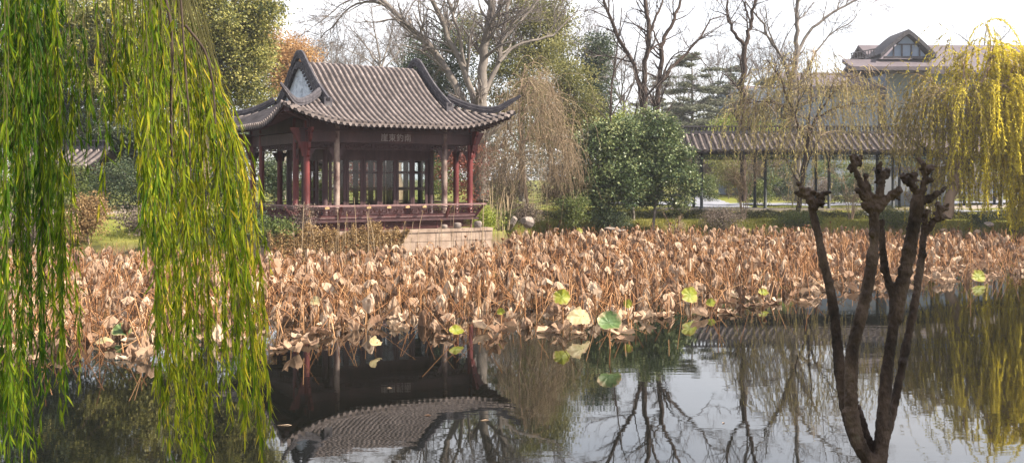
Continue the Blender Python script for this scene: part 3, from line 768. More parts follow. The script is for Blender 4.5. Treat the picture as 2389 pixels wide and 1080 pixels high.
def spawn(Pt, Rd, cnt, n2, L, ang=(.5, 1.0), trop=(0, 0, .1), wig=.12, rr=.55, tmin=.25, r=rng, taper=.25, rmin=.004, rmax=9):
    K, N, _ = Pt.shape
    idx = np.repeat(np.arange(K), np.broadcast_to(cnt, (K,))); M = len(idx)
    t = tmin + (.985 - tmin)*r.random(M); f = t*(N-1); i = np.minimum(f.astype(int), N-2); w = (f - i)[:, None]
    base = Pt[idx, i]*(1-w) + Pt[idx, i+1]*w
    rb = Rd[idx, i]*(1-w[:, 0]) + Rd[idx, i+1]*w[:, 0]
    T = nrm(Pt[idx, i+1] - Pt[idx, i])
    q = nrm(np.cross(T, r.normal(size=(M, 3))))
    a = r.uniform(ang[0], ang[1], M)[:, None]
    trop = np.asarray(trop, float)
    d = nrm(T*np.cos(a) + q*np.sin(a) + trop)
    Lv = np.broadcast_to(L, (K,))[idx]*(1.15 - .6*t)*r.uniform(.55, 1.2, M)
    st = (Lv/(n2-1))[:, None]
    out = [base]
    for k in range(n2-1):
        d = nrm(d + r.normal(size=(M, 3))*wig + trop*.25); out.append(out[-1] + d*st)
    R0 = np.clip(rb*rr*r.uniform(.7, 1.1, M), rmin, rmax)
    return np.stack(out, 1), np.maximum(R0[:, None]*np.linspace(1, taper, n2)[None], rmin*.6)

def plen(Pt): return np.linalg.norm(np.diff(Pt, axis=1), axis=2).sum(1)

def limbs3(limbs, Y, N=14, r=rng):
    """limbs given as photo outlines with a depth that wanders; -> (K,N,3), (K,N)"""
    Ps, Rs = [], []
    for l in limbs:
        pts, r0, r1 = l[0], l[1], l[2]; dy = l[3] if len(l) > 3 else 0.0
        y0 = l[4] if len(l) > 4 else 0.0
        n = len(pts); dd = np.linspace(y0, dy, n)
        p = resample(np.array([P(x, y, Y + e) for (x, y), e in zip(pts, dd)]), N)
        p[1:-1] += r.normal(size=(N-2, 3))*min(.05, r0*.35)
        Ps.append(p); Rs.append(np.linspace(r0, r1, N))
    return np.array(Ps), np.array(Rs)

def flare(Pt, Rd):
    Rd = Rd.copy(); Rd[:, 0] *= 1.35; Rd[:, 1] *= 1.1; return Rd

def bare_tree(name, label, Y, limbs, base, group=None, mat='bark_grey', tmat='twig_grey', den=(1.6, 2.6, 4.0), Ls=(2.6, 1.5, .8), rmin=.007, seed=1, trop=.12, wig=.16, tip_leaves=None):
    r = np.random.default_rng(seed)
    b = P(base[0], base[1], Y); b[2] = min(b[2], zg(b[0], b[1]) - .02) if len(base) < 3 else b[2]
    root = thing(name, label, 'tree', b, 0, group)
    Pt, Rd = limbs3(limbs, Y, r=r)
    tr = MB(); tr.tubes(Pt, Rd, 9, .5)
    c1 = np.maximum(1, (plen(Pt)*den[0]).astype(int))
    P1, R1 = spawn(Pt, Rd, c1, 8, np.minimum(plen(Pt)*.55, Ls[0]), (.45, 1.05), (0, 0, trop), wig, .5, .3, r, rmin=rmin)
    tr.tubes(P1, R1, 5, .5)
    tr.build('trunk', MT[mat], root)
    tw = MB()
    c2 = np.maximum(1, (plen(P1)*den[1]).astype(int))
    P2, R2 = spawn(P1, R1, c2, 6, np.minimum(plen(P1)*.6, Ls[1]), (.4, .95), (0, 0, trop), wig*1.1, .55, .2, r, rmin=rmin*.75)
    tw.tubes(P2, R2, 4, r.random(len(P2)))
    c3 = np.maximum(1, (plen(P2)*den[2]).astype(int))
    P3, R3 = spawn(P2, R2, c3, 5, np.minimum(plen(P2)*.7, Ls[2]), (.35, .9), (0, 0, trop), wig*1.2, .6, .15, r, rmin=rmin*.6)
    tw.tubes(P3, R3, 3, r.random(len(P3)))
    tw.build('bare_crown', MT[tmat], root)
    if tip_leaves:
        mt, n, L, box = tip_leaves
        lf = MB(); c = P3.reshape(-1, 3); c = c[r.integers(0, len(c), n)]
        if box is not None:
            k = (np.abs(c - P(box[0], box[1], Y))[:, [0, 2]] < np.array([box[2], box[3]])*Y/F).all(1); c = c[k]
        lf.leaves(c, r.normal(size=(len(c), 3)) + [0, 0, -.5], L, L*.5, r); lf.build('leaves', MT[mt], root)
    return root, P3

def ell(r, n, p=.5):
    d = nrm(r.normal(size=(n, 3))); return d*(r.random(n)[:, None]**p)

def leafy(name, label, cat, blobs, base, Y, mat, nclump=90, per=90, L=.16, sig=.35, group=None, trunk=.18, bark='bark_grey', seed=1, depth=None, droop=-.15, part='crown', wl=.5, limbs=None, jit=1.0):
    """trunk, limbs to every few clumps, leaf clumps filling the blobs (photo ellipses at distance Y)"""
    r = np.random.default_rng(seed)
    b = P(base[0], base[1], Y); b[2] = zg(b[0], b[1]) - .03
    root = thing(name, label, cat, b, 0, group)
    wts = np.array([bl[2]*bl[3]*(bl[5] if len(bl) > 5 else 1) for bl in blobs], float); wts /= wts.sum()
    C = []
    for bl, wt in zip(blobs, wts):
        n = max(4, int(nclump*wt)); dy = bl[4] if len(bl) > 4 else 0
        e = ell(r, n, .42)
        rx, rz = bl[2]/F*Y, bl[3]/F*Y
        ry = (depth or min(rx, max(rz, rx*.6)))
        C.append(P(bl[0], bl[1], Y) + [0, dy, 0] + e*[rx, ry, rz])
    C = np.vstack(C)
    C = C[C[:, 2] > b[2] + .06]
    tr = MB()
    if trunk:
        top = C[:, :].mean(0); top[2] = C[:, 2].mean()
        st = limbs3(limbs, Y, r=r) if limbs else (resample([b, b*.5 + top*.5 + [r.normal()*.12, 0, 0], top], 14)[None], np.linspace(trunk*1.25, trunk*.4, 14)[None])
        tr.tubes(st[0], st[1], 9, .5)
        sel = r.permutation(len(C))[:min(len(C), 46)]
        Q, RQ = [], []
        allp = st[0].reshape(-1, 3)
        for k in sel:
            c = C[k]; cand = allp[allp[:, 2] < c[2] + .2]
            if not len(cand): cand = allp
            a = cand[np.argmin(np.linalg.norm(cand - c, axis=1) + .5*np.abs(cand[:, 2] - (c[2] - .8)))]
            m = (a + c)/2 + r.normal(size=3)*np.linalg.norm(c - a)*.12
            Q.append(resample([a, m, c], 7)); RQ.append(np.linspace(trunk*.3, max(.008, trunk*.05), 7))
        tr.tubes(np.array(Q), np.array(RQ), 5, .5)
        tr.build('trunk' if cat == 'tree' else 'stems', MT[bark], root)
    sz = r.uniform(.5, 1.5, len(C))
    n = np.maximum(6, (per*sz).astype(int))
    idx = np.repeat(np.arange(len(C)), n)
    off = r.normal(size=(len(idx), 3))*np.array([1, 1, .72])*(sig*np.sqrt(sz))[idx, None]
    pos = C[idx] + off
    k = pos[:, 2] > b[2] + .02
    pos, off, idx = pos[k], off[k], idx[k]
    D = nrm(off)*.7 + r.normal(size=pos.shape)*.6 + [0, 0, droop]
    tone = np.clip(r.normal(.5, .17, len(C))[idx] + r.normal(0, .2, len(idx)), 0, 1)
    lf = MB(); lf.leaves(pos, D, L*r.uniform(.7, 1.25, len(pos)), L*wl*r.uniform(.8, 1.2, len(pos)), r, .2, tone)
    lf.build(part, MT[mat], root)
    return root

def weeping(name, label, Y, limbs, starts, base, leafm, twm, nstr, length, per, L, W, seed, cover=1.0, group=None, bark='bark_tan', rtw=.006, cat='tree', up=None, fan=.5, xt=None, wob=.07):
    """limbs, arching branches, then hanging strands with narrow leaves"""
    r = np.random.default_rng(seed)
    b = P(base[0], base[1], Y); b[2] = zg(b[0], b[1]) - .03
    root = thing(name, label, cat, b, 0, group)
    Pt, Rd = limbs3(limbs, Y, r=r)
    tr = MB(); tr.tubes(Pt, Rd, 9, .5)
    P1, R1 = spawn(Pt, Rd, np.maximum(1, (plen(Pt)*1.7).astype(int)), 8, np.minimum(plen(Pt)*.6, 2.6), (.35, .95), (0, 0, .10), .14, .5, .25, r, rmin=.009)
    tr.tubes(P1, R1, 5, .5)
    tr.build('trunk', MT[bark], root)
    S = []
    wts = np.array([s[2]*s[3] for s in starts], float); wts /= wts.sum()
    for s, wt in zip(starts, wts):
        n = int(nstr*wt); e = ell(r, n, .5)
        S.append(P(s[0], s[1], Y) + e*[s[2]/F*Y, min(s[2]/F*Y, 2.2), s[3]/F*Y])
    k = P1.reshape(-1, 3); S.append(k[r.integers(0, len(k), nstr//4)])
    S = np.vstack(S); M = len(S); N = 9
    # thin feeder twigs from the nearest branch
    allp = np.vstack([Pt.reshape(-1, 3), P1.reshape(-1, 3)])
    sel = r.permutation(M)[:min(M, 420)]
    Q, RQ = [], []
    for i in sel:
        c = S[i]; cand = allp[np.argmin(np.linalg.norm((allp - c)*[1, 1, .8], axis=1))]
        m = cand*.5 + c*.5 + [0, 0, .12*np.linalg.norm(c - cand)]
        Q.append(resample([cand, m, c], 6)); RQ.append(np.linspace(rtw*2.4, rtw, 6))
    tw = MB(); tw.tubes(np.array(Q), np.array(RQ), 4, r.random(len(Q)))
    ctr = np.array([allp[:, 0].mean(), allp[:, 1].mean()])
    out = S[:, :2] - ctr; out = np.hstack([out/ (np.linalg.norm(out, axis=1, keepdims=True) + .3), np.zeros((M, 1))])
    d = nrm(out*fan + r.normal(size=(M, 3))*.35 + [0, 0, .15]); Lg = r.uniform(length[0], length[1], M)
    lo = zg(ctr[0], ctr[1] - .5) + r.uniform(.05, 1.2, M)
    Lg = np.minimum(Lg, np.maximum(.5, (S[:, 2] - lo)*1.08))
    st = (Lg/(N-1))[:, None]; pts = [S]
    for kx in range(N-1):
        d = nrm(d*.62 + np.array([0, 0, -.42]) + r.normal(size=(M, 3))*wob); pts.append(pts[-1] + d*st)
    ST = np.stack(pts, 1)
    tw.tubes(ST, np.broadcast_to(np.linspace(rtw, rtw*.45, N), (M, N)), 3, r.random(M))
    tw.build('bare_crown', MT[twm], root)
    if per > 0:
        xr = np.clip((S[:, 0] - xt[0])/(xt[1] - xt[0]), 0, 1) if xt else np.full(M, .5)
        n = np.maximum(1, (Lg*per*r.uniform(.2, 1.6, M)*cover*(.35 + 1.3*xr)).astype(int)); idx = np.repeat(np.arange(M), n)
        t = r.random(len(idx))**.85*(N-1.001); i = t.astype(int); w_ = (t - i)[:, None]
        c = ST[idx, i]*(1-w_) + ST[idx, i+1]*w_
        T = nrm(ST[idx, i+1] - ST[idx, i])
        D = nrm(T + r.normal(size=c.shape)*.42 + [0, 0, -.25])
        tone = np.clip((r.normal(.0, .14, M) + .12 + .72*xr)[idx] + r.normal(0, .14, len(idx)), 0, 1)
        lf = MB(); lf.leaves(c, D, L*r.uniform(.6, 1.2, len(c)), W, r, .15, tone); lf.build('leaves', MT[leafm], root)
    return root

# ---- bare trees
bare_tree('bare_tree', 'broad grey leafless tree fanning several big limbs out behind the pavilion roof', 52, [
    ([(1122, 470), (1122, 380), (1118, 300), (1122, 240)], .42, .33),
    ([(1118, 330), (1085, 240), (1045, 165), (1000, 105), (955, 60), (915, 25), (885, -5), (850, -50)], .24, .11, 2.0),
    ([(955, 60), (905, 15), (860, 2), (822, 12), (790, 45), (765, 75), (748, 90)], .085, .025, 2.5, 1.4),
    ([(905, 15), (850, -5), (805, 0), (770, 35), (735, 60)], .06, .02, 3, 2),
    ([(1000, 105), (985, 60), (975, 20), (980, -20)], .06, .03, 1, 1),
    ([(1120, 300), (1100, 210), (1068, 130), (1035, 60), (1012, 0), (1000, -50)], .2, .10, -1.0),
    ([(1100, 215), (1085, 150), (1075, 90), (1060, 40), (1035, -30)], .11, .06, -1.5),
    ([(1122, 260), (1127, 180), (1126, 120), (1140, 60), (1150, 0), (1155, -50)], .29, .17, .5),
    ([(1126, 230), (1160, 160), (1168, 100), (1178, 40), (1195, -20)], .15, .09, 1),
    ([(1165, 145), (1195, 110), (1240, 95), (1280, 90), (1315, 60), (1350, 20)], .09, .03, 2),
    ([(1168, 100), (1215, 50), (1250, 10), (1270, -30)], .08, .03, 1.5),
    ], (1122, 478), mat='bark_grey', seed=21, den=(2.1, 3.2, 4.4), Ls=(3.4, 2.0, 1.1), rmin=.015)
bare_tree('bare_tree', 'slim twin trunked dark leafless tree standing over the camellia bushes', 53, [
    ([(1497, 480), (1498, 380), (1498, 290), (1502, 200)], .2, .16),
    ([(1499, 250), (1488, 175), (1462, 130), (1447, 95), (1432, 55), (1410, 10), (1398, -40)], .13, .07, 1),
    ([(1502, 200), (1506, 140), (1512, 85), (1515, 55), (1506, 10), (1500, -40)], .15, .08, -.5),
    ([(1512, 85), (1530, 40), (1548, 0), (1560, -40)], .08, .04, .6),
    ([(1462, 130), (1440, 150), (1428, 190), (1424, 230)], .04, .015, -1),
    ], (1497, 482), mat='bark_dark', seed=22, den=(2.1, 3.0, 4.2), Ls=(2.8, 1.7, 1.0), rmin=.015)
bare_tree('bare_tree', 'dark forked leafless tree with one long limb reaching right above the walkway end', 56, [
    ([(1527, 480), (1530, 380), (1531, 270), (1541, 195), (1542, 110)], .19, .13),
    ([(1542, 110), (1560, 70), (1577, 35), (1590, 0), (1598, -40)], .12, .06, .5),
    ([(1542, 115), (1528, 85), (1518, 55), (1490, 25)], .06, .025, -.6),
    ([(1545, 190), (1580, 145), (1612, 112), (1640, 80), (1655, 45), (1690, 40)], .11, .03, 1.2),
    ([(1541, 200), (1555, 150), (1575, 125), (1595, 118), (1625, 130), (1655, 160)], .05, .02, -1),
    ], (1527, 482), mat='bark_dark', seed=23, den=(2.1, 3.0, 4.2), Ls=(2.8, 1.7, 1.0), rmin=.015)
bare_tree('bare_tree', 'tall straight dark leafless tree forking high behind the walkway roof', 58, [
    ([(1733, 470), (1733, 350), (1732, 230), (1737, 110)], .2, .15),
    ([(1737, 110), (1752, 50), (1766, 0), (1775, -40)], .13, .07, .5),
    ([(1735, 105), (1712, 75), (1697, 45), (1695, 10), (1702, -30)], .11, .05, -.5),
    ([(1750, 50), (1738, 20), (1728, -20)], .06, .03, 1),
    ([(1745, 80), (1742, 30), (1735, -20)], .05, .02, -1),
    ], (1733, 482), mat='bark_dark', seed=24, den=(2.1, 3.0, 4.2), Ls=(2.7, 1.7, 1.0), rmin=.015)
bare_tree('bare_tree', 'pale grey leafless tree with wide limbs spreading over the hall roof', 60, [
    ([(1862, 470), (1856, 350), (1850, 240), (1852, 180), (1858, 125)], .24, .17),
    ([(1858, 125), (1858, 60), (1862, 0), (1865, -40)], .15, .09, 0),
    ([(1859, 130), (1873, 90), (1905, 55), (1950, 25), (2000, 0), (2040, -25)], .11, .04, 1.5),
    ([(1852, 190), (1830, 140), (1805, 105), (1780, 60), (1762, 30), (1740, 5)], .11, .04, -1),
    ([(1870, 200), (1890, 150), (1912, 110), (1935, 80), (1975, 60), (2000, 35)], .08, .025, 1, .2),
    ([(1805, 105), (1790, 60), (1785, 10)], .05, .02, -1),
    ], (1862, 482), mat='bark_grey', seed=25, den=(2.1, 3.0, 4.2), Ls=(3.0, 1.8, 1.0), rmin=.015)
bare_tree('bare_tree', 'fine grey leafless tree far off above the pavilion ridge', 88, [
    ([(893, 420), (890, 300), (888, 170), (885, 140)], .2, .12),
    ([(887, 160), (862, 120), (835, 85), (812, 60)], .09, .03, 1), ([(886, 140), (880, 100), (870, 55), (866, 20)], .09, .03, -1),
    ([(888, 160), (905, 110), (915, 70), (920, 30)], .09, .03, 1.5), ([(888, 170), (860, 140), (820, 120), (780, 105)], .07, .02, -2),
    ([(890, 170), (925, 130), (945, 90), (955, 50)], .07, .02, 2)], (893, 445), mat='bark_grey', seed=26, den=(2.4, 3.0, 3.4), Ls=(3.6, 2.2, 1.2), rmin=.017)
bare_tree('bare_tree', 'thin dark branched leafless tree between the evergreens and the twin trunked tree', 62, [
    ([(1425, 470), (1426, 350), (1428, 270), (1424, 220), (1432, 160), (1445, 80), (1450, 20)], .1, .03),
    ([(1426, 270), (1455, 220), (1480, 190)], .05, .02, 1), ([(1425, 290), (1395, 255), (1370, 240), (1340, 238)], .04, .015, -1)],
    (1425, 480), mat='bark_dark', seed=27, den=(2.2, 2.8, 3.2), Ls=(1.8, 1.1, .7))
bare_tree('bare_tree', 'faint leafless treetop showing over the right end of the hall roof', 122, [
    ([(2300, 400), (2300, 200), (2295, 120)], .25, .15), ([(2295, 130), (2250, 90), (2225, 75)], .1, .03, 1), ([(2296, 120), (2300, 70), (2305, 45)], .1, .03),
    ([(2298, 130), (2340, 90), (2365, 60)], .1, .03, 1)], (2300, 440), mat='bark_grey', seed=28, den=(1.8, 2.4, 2.6), Ls=(3.6, 2.4, 1.4), rmin=.016)

# a faint screen of far leafless trees
def far_bare(label, px_, top, Y, spread, seed):
    r = np.random.default_rng(seed); lim = [([(px_, 440), (px_ + r.uniform(-6, 6), 330), (px_ + r.uniform(-8, 8), top + .55*(330 - top))], .2, .12)]
    yb = top + .55*(330 - top)
    for k in range(7):
        e = (k - 3)/3*spread + r.uniform(-12, 12); y1 = top + abs(e)*.55 + r.uniform(0, 25); y0 = yb + r.uniform(-10, 90)
        lim.append(([(px_, y0), (px_ + e*.4, y0*.55 + y1*.45), (px_ + e*.8, y0*.2 + y1*.8 - 8), (px_ + e, y1)], .085, .02, r.uniform(-2.5, 2.5)))
    bare_tree('bare_tree', label, Y, lim, (px_, 445), 'far leafless trees along the skyline', 'bark_grey', 'twig_grey', (2.2, 2.8, 3.0), (3.4, 2.1, 1.2), .018, seed)
for k, (x, t, Y, sp_, lab) in enumerate([
        (775, 60, 100, 80, 'faint leafless tree on the skyline just right of the orange tree'), (830, 90, 112, 70, 'low faint leafless tree on the skyline above the middle of the pavilion roof'),
        (955, 40, 96, 75, 'faint leafless tree on the skyline at the right end of the pavilion ridge'), (1345, 30, 98, 90, 'faint leafless tree on the skyline behind the smaller olive green tree'),
        (1450, 90, 110, 70, 'faint leafless tree on the skyline left of the twin trunked tree'), (1590, 150, 118, 70, 'low faint leafless tree on the skyline among the cedars'),
        (1675, 110, 112, 80, 'faint leafless tree on the skyline between cedars and the tall straight tree'), (1790, 60, 108, 80, 'faint leafless tree on the skyline left of the hall roof')]):
    far_bare(lab, x, t, Y, sp_, 300 + k)

# ---- leafy trees, left to right
leafy('evergreen_tree', 'big sunlit olive green tree filling the corner beside the pavilion', 'tree', [(520, 70, 130, 110), (565, 165, 74, 80), (610, 40, 44, 60), (590, 110, 45, 45), (450, 190, 110, 120), (590, 222, 62, 32), (480, -40, 130, 90)], (470, 470), 52, 'camphor', 330, 170, .17, .34, 'big evergreen trees behind the green willow', .3, 'bark_tan', 31)
leafy('evergreen_tree', 'big evergreen tree with a bare tan trunk showing through the willow leaves', 'tree', [(330, 60, 150, 130), (290, 190, 110, 90), (200, 100, 130, 130), (360, 190, 70, 80)], (350, 470), 50, 'camphor', 300, 150, .17, .36, 'big evergreen trees behind the green willow', .33, 'bark_tan', 32, limbs=[([(356, 500), (352, 400), (348, 330), (342, 240), (335, 120)], .27, .14), ([(345, 300), (300, 200), (240, 120)], .12, .05, 1)])
leafy('evergreen_tree', 'dark evergreen tree at the far left edge behind the willow curtain', 'tree', [(60, 120, 140, 170), (20, 280, 110, 100), (130, 250, 70, 70)], (50, 480), 49, 'evergreen', 240, 150, .18, .36, 'big evergreen trees behind the green willow', .3, 'bark_grey', 33)
leafy('evergreen_tree', 'dark low branched evergreen tree behind the small tiled walkway roof', 'tree', [(200, 310, 130, 80), (110, 380, 90, 60), (300, 360, 90, 80), (420, 350, 80, 80), (210, 400, 120, 50), (500, 330, 60, 90)], (210, 470), 58, 'evergreen', 300, 120, .2, .45, 'big evergreen trees behind the green willow', .25, 'bark_grey', 35)
for i, (bx, by, rx, ry, Y, mat, lab, n) in enumerate([
        (110, 430, 120, 60, 43, 'shrubgreen', 'dark leafy shrub low behind the leftmost willow strands', 90),
        (290, 430, 90, 60, 42, 'evergreen', 'dark rounded shrub in front of the tan evergreen trunk', 80),
        (440, 450, 90, 55, 42, 'shrubgreen', 'mixed green shrub between the tan trunk and the pavilion', 90),
        (540, 400, 60, 95, 44, 'evergreen', 'tall dark shrub close to the left side of the pavilion', 90),
        (560, 520, 70, 38, 34.8, 'evergreen', 'low dark green bush on the bank left of the terrace', 60),
        (645, 542, 42, 26, 33.3, 'shrubgreen', 'small leafy plant at the left corner of the terrace wall', 36),
        (380, 520, 110, 38, 37, 'deadstem', 'withered grey brown bush on the left bank', 80),
        (60, 530, 90, 40, 36, 'deadstem', 'withered grey brown bush at the left edge of the bank', 70)]):
    leafy('shrub', lab, 'shrub', [(bx, by, rx, ry)], (bx, by + ry), Y, mat, n, 85, .10, .19, 'shrubs on the left bank', .03, 'bark_grey', 40 + i)
leafy('shrub', 'rusty orange brown rounded bush on the left bank seen between willow strands', 'shrub', [(208, 500, 46, 36), (190, 535, 60, 26), (215, 470, 25, 18)], (208, 560), 35.6, 'ochre', 60, 110, .09, .15, 'shrubs on the left bank', .03, 'bark_tan', 49)
leafy('autumn_tree', 'orange brown autumn tree beyond the pavilion roof', 'tree', [(680, 115, 65, 38), (648, 150, 55, 48), (718, 135, 30, 22), (630, 95, 36, 26), (660, 200, 50, 40)], (660, 450), 78, 'orange', 130, 110, .2, .42, None, .2, 'bark_grey', 51)
leafy('evergreen_tree', 'dark green round tree just right of the pavilion ridge', 'tree', [(1000, 235, 70, 60), (985, 150, 48, 60), (1050, 180, 60, 90), (960, 190, 34, 70), (1060, 90, 50, 50), (1000, 330, 80, 70)], (1000, 450), 72, 'evergreen', 230, 110, .2, .42, 'evergreens behind the leafless tree', .22, 'bark_grey', 52)
leafy('evergreen_tree', 'tall pale olive tree rising behind the fan shaped leafless tree', 'tree', [(1220, 60, 80, 100), (1190, 170, 80, 80), (1270, 40, 45, 80), (1120, 60, 60, 80, 0, .5), (1310, 30, 50, 60, 0, .5), (1240, 240, 90, 80), (1270, 120, 55, 70)], (1220, 450), 70, 'olivetree', 240, 120, .2, .44, 'evergreens behind the leafless tree', .24, 'bark_grey', 53)
leafy('evergreen_tree', 'smaller olive green tree right of the tall pale olive one, over the weeping shrub', 'tree', [(1330, 210, 60, 80), (1300, 290, 80, 50), (1360, 260, 48, 60), (1320, 120, 40, 40, 0, .6)], (1330, 450), 64, 'olivetree', 130, 110, .18, .38, 'evergreens behind the leafless tree', .18, 'bark_grey', 54)
leafy('evergreen_tree', 'grey green conical tree left of the twin trunked leafless tree', 'tree', [(1395, 130, 32, 60), (1390, 210, 45, 60), (1400, 270, 45, 40)], (1395, 450), 76, 'evergreen', 110, 110, .2, .4, 'evergreens behind the leafless tree', .18, 'bark_grey', 55)
for i, (bx, by, rx, ry, Y, mat, lab) in enumerate([
        (1090, 395, 65, 80, 52, 'redleaf', 'reddish brown shrub seen past the right pavilion posts'),
        (860, 410, 70, 55, 54, 'redleaf', 'reddish shrub seen through the pavilion doors'),
        (1010, 425, 60, 45, 58, 'shrubgreen', 'green bush on the lawn seen through the right end of the pavilion'),
        (640, 420, 35, 45, 50, 'evergreen', 'dark bush seen between the left pavilion posts'),
        (760, 420, 60, 50, 60, 'olivetree', 'pale green bush on the lawn seen through the left pavilion doors')]):
    leafy('shrub', lab, 'shrub', [(bx, by, rx, ry)], (bx, by + ry), Y, mat, 60, 80, .13, .26, 'shrubs behind the pavilion', .03, 'bark_grey', 60 + i)
# cedars, flat tiers of branches
def cedar(label, px_, top, Y, half, seed):
    r = np.random.default_rng(seed)
    b = P(px_, 440, Y); b[2] = zg(b[0], b[1]) - .05; t = P(px_ + 4, top, Y)
    root = thing('cedar_tree', label, 'tree', b, 0, 'hazy cedars beyond the walkway')
    N = 16; st = resample([b, (b+t)/2 + [.15, 0, 0], t], N)
    m = MB(); Rr = np.linspace(.28, .04, N); m.tubes(st[None], Rr[None], 8, .5)
    Q, RQ, lv = [], [], []
    for k in range(95):
        f = r.uniform(.12, .98); p = b + (t - b)*f; an = r.uniform(0, 2*np.pi)
        Lb = half*(1.08 - f)**.7*r.uniform(.5, 1.1)
        d = np.array([math.cos(an), math.sin(an), 0])
        e = p + d*Lb + [0, 0, Lb*r.uniform(-.1, .22)]
        Q.append(resample([p, (p+e)/2 + [0, 0, .1*Lb], e], 7)); RQ.append(np.linspace(.07*(1.1-f) + .02, .012, 7))
    Q = np.array(Q); RQ = np.array(RQ); m.tubes(Q, RQ, 5, .5)
    P2, R2 = spawn(Q, RQ, np.maximum(2, (plen(Q)*3.2).astype(int)), 5, plen(Q)*.36, (.5, 1.1), (0, 0, 0), .12, .5, .2, r, rmin=.01)
    P2[:, :, 2] = P2[:, :1, 2] + (P2[:, :, 2] - P2[:, :1, 2])*.3
    m.tubes(P2, R2, 3, .5); m.build('trunk', MT['bark_grey'], root)
    c = P2[:, 1:].reshape(-1, 3); idx = np.repeat(np.arange(len(c)), 13)
    c = c[idx] + r.normal(size=(len(idx), 3))*[.17, .17, .05]
    lf = MB(); lf.leaves(c, r.normal(size=c.shape)*[1, 1, .35], .26, .075, r, .1); lf.build('crown', MT['cedar'], root)
cedar('hazy grey green cedar with flat tiers standing right of the forked leafless tree', 1610, 120, 92, 6.2, 71)
cedar('hazy cedar half hidden behind the tall straight leafless tree', 1700, 150, 96, 6.0, 72)
cedar('hazy cedar low behind the twin trunked leafless tree', 1540, 175, 100, 5.5, 73)
cedar('hazy cedar mostly hidden by the olive willow left of the hall', 1800, 170, 98, 5.5, 74)
# ---- weeping willows on the far bank
weeping('willow_tree', 'half bare olive brown weeping willow leaning in front of the walkway', 50, [
    ([(1862, 492), (1868, 440), (1880, 370), (1885, 320)], .13, .10), ([(1884, 340), (1862, 290), (1835, 220), (1812, 170), (1790, 140)], .075, .03, -.6),
    ([(1884, 330), (1905, 270), (1940, 220), (1975, 190), (2010, 170)], .07, .025, .6), ([(1885, 325), (1890, 250), (1895, 190), (1885, 140)], .06, .022, 0),
    ([(1900, 280), (1950, 250), (2005, 240), (2040, 235)], .06, .02, 1), ([(1850, 260), (1810, 240), (1770, 235), (1735, 240)], .06, .02, -1)],
    [(1805, 190, 70, 60), (1890, 160, 80, 60), (1985, 185, 75, 45), (2035, 230, 45, 38), (1885, 270, 130, 70), (1760, 250, 60, 40)], (1862, 495), 'willow_olive', 'twig', 560, (.6, 3.4), 13, .14, .034, 81, rtw=.008, fan=.9, bark='bark_dark', wob=.12)
weeping('willow_tree', 'golden yellow weeping willow leaning over the right bank', 46.5, [
    ([(2208, 508), (2222, 450), (2238, 380), (2262, 300)], .24, .18), ([(2250, 340), (2270, 250), (2300, 170), (2320, 110)], .13, .05, .4),
    ([(2262, 300), (2310, 230), (2355, 180), (2400, 150)], .12, .04, -.6), ([(2245, 350), (2225, 280), (2200, 220), (2170, 180)], .10, .03, .8),
    ([(2262, 300), (2255, 220), (2250, 160), (2240, 130)], .09, .03, 1.2), ([(2270, 290), (2330, 270), (2390, 250), (2440, 240)], .09, .03, -1)],
    [(2345, 150, 50, 45), (2405, 190, 55, 75), (2265, 205, 60, 40), (2180, 215, 42, 32), (2340, 250, 80, 60), (2420, 240, 75, 85), (2140, 240, 28, 28), (2375, 330, 65, 60), (2450, 300, 65, 90)], (2206, 512), 'willow_yellow', 'twig', 1500, (1.4, 5.0), 32, .18, .046, 82, rtw=.006, xt=(19.5, 24.0), wob=.10)
weeping('weeping_shrub', 'leafless tan weeping tree with dense hanging twigs right of the pavilion', 45, [
    ([(1232, 490), (1226, 440), (1216, 390), (1208, 360)], .085, .06), ([(1208, 362), (1190, 345), (1175, 370), (1165, 420)], .04, .015, -.5),
    ([(1212, 370), (1215, 320), (1210, 260), (1215, 200), (1225, 150)], .06, .02, .3), ([(1214, 350), (1245, 290), (1275, 240), (1290, 210)], .05, .015, .7), ([(1212, 340), (1180, 290), (1160, 250)], .045, .015, 1), ([(1216, 330), (1260, 320), (1310, 330)], .035, .012, -.6), ([(1211, 370), (1170, 340), (1140, 345)], .03, .012, .5), ([(1213, 300), (1235, 230), (1262, 180)], .035, .012, .5)],
    [(1220, 230, 85, 60), (1275, 270, 75, 70), (1180, 320, 55, 55), (1310, 350, 45, 70), (1240, 190, 50, 50), (1240, 350, 100, 70)], (1232, 494), 'twig', 'twig', 880, (.5, 3.2), 5, .08, .014, 83, bark='bark_tan', rtw=.008, cat='tree', fan=1.3, wob=.20)
# ---- bushes on the far bank
def camellia(label, blobs, base, Y, seed, n=150):
    return leafy('camellia_bush', label, 'bush', blobs, base, Y, 'camellia', n, 95, .16, .21, 'glossy camellia bushes by the walkway', .07, 'bark_grey', seed, wl=.5)
camellia('broad dark glossy evergreen bush beside the leafless weeping tree', [(1420, 375, 70, 66), (1385, 435, 42, 48), (1450, 430, 62, 62), (1425, 312, 52, 30), (1368, 350, 26, 30), (1352, 410, 22, 34), (1462, 300, 34, 22), (1400, 300, 24, 18), (1410, 478, 40, 18)], (1415, 500), 46.5, 91, 190)
camellia('tall glossy evergreen bush ending against the left end of the walkway roof', [(1540, 335, 62, 52), (1555, 410, 62, 64), (1500, 400, 50, 80), (1540, 290, 36, 26), (1515, 272, 20, 14), (1500, 450, 45, 30), (1592, 350, 24, 26), (1604, 420, 22, 40), (1480, 330, 26, 26), (1570, 312, 24, 20), (1585, 468, 26, 22)], (1520, 500), 47.5, 92, 210)
camellia('smaller olive tinted evergreen bush at the back between the two glossy bushes', [(1480, 330, 60, 50), (1470, 420, 60, 50)], (1478, 490), 50, 93, 100)
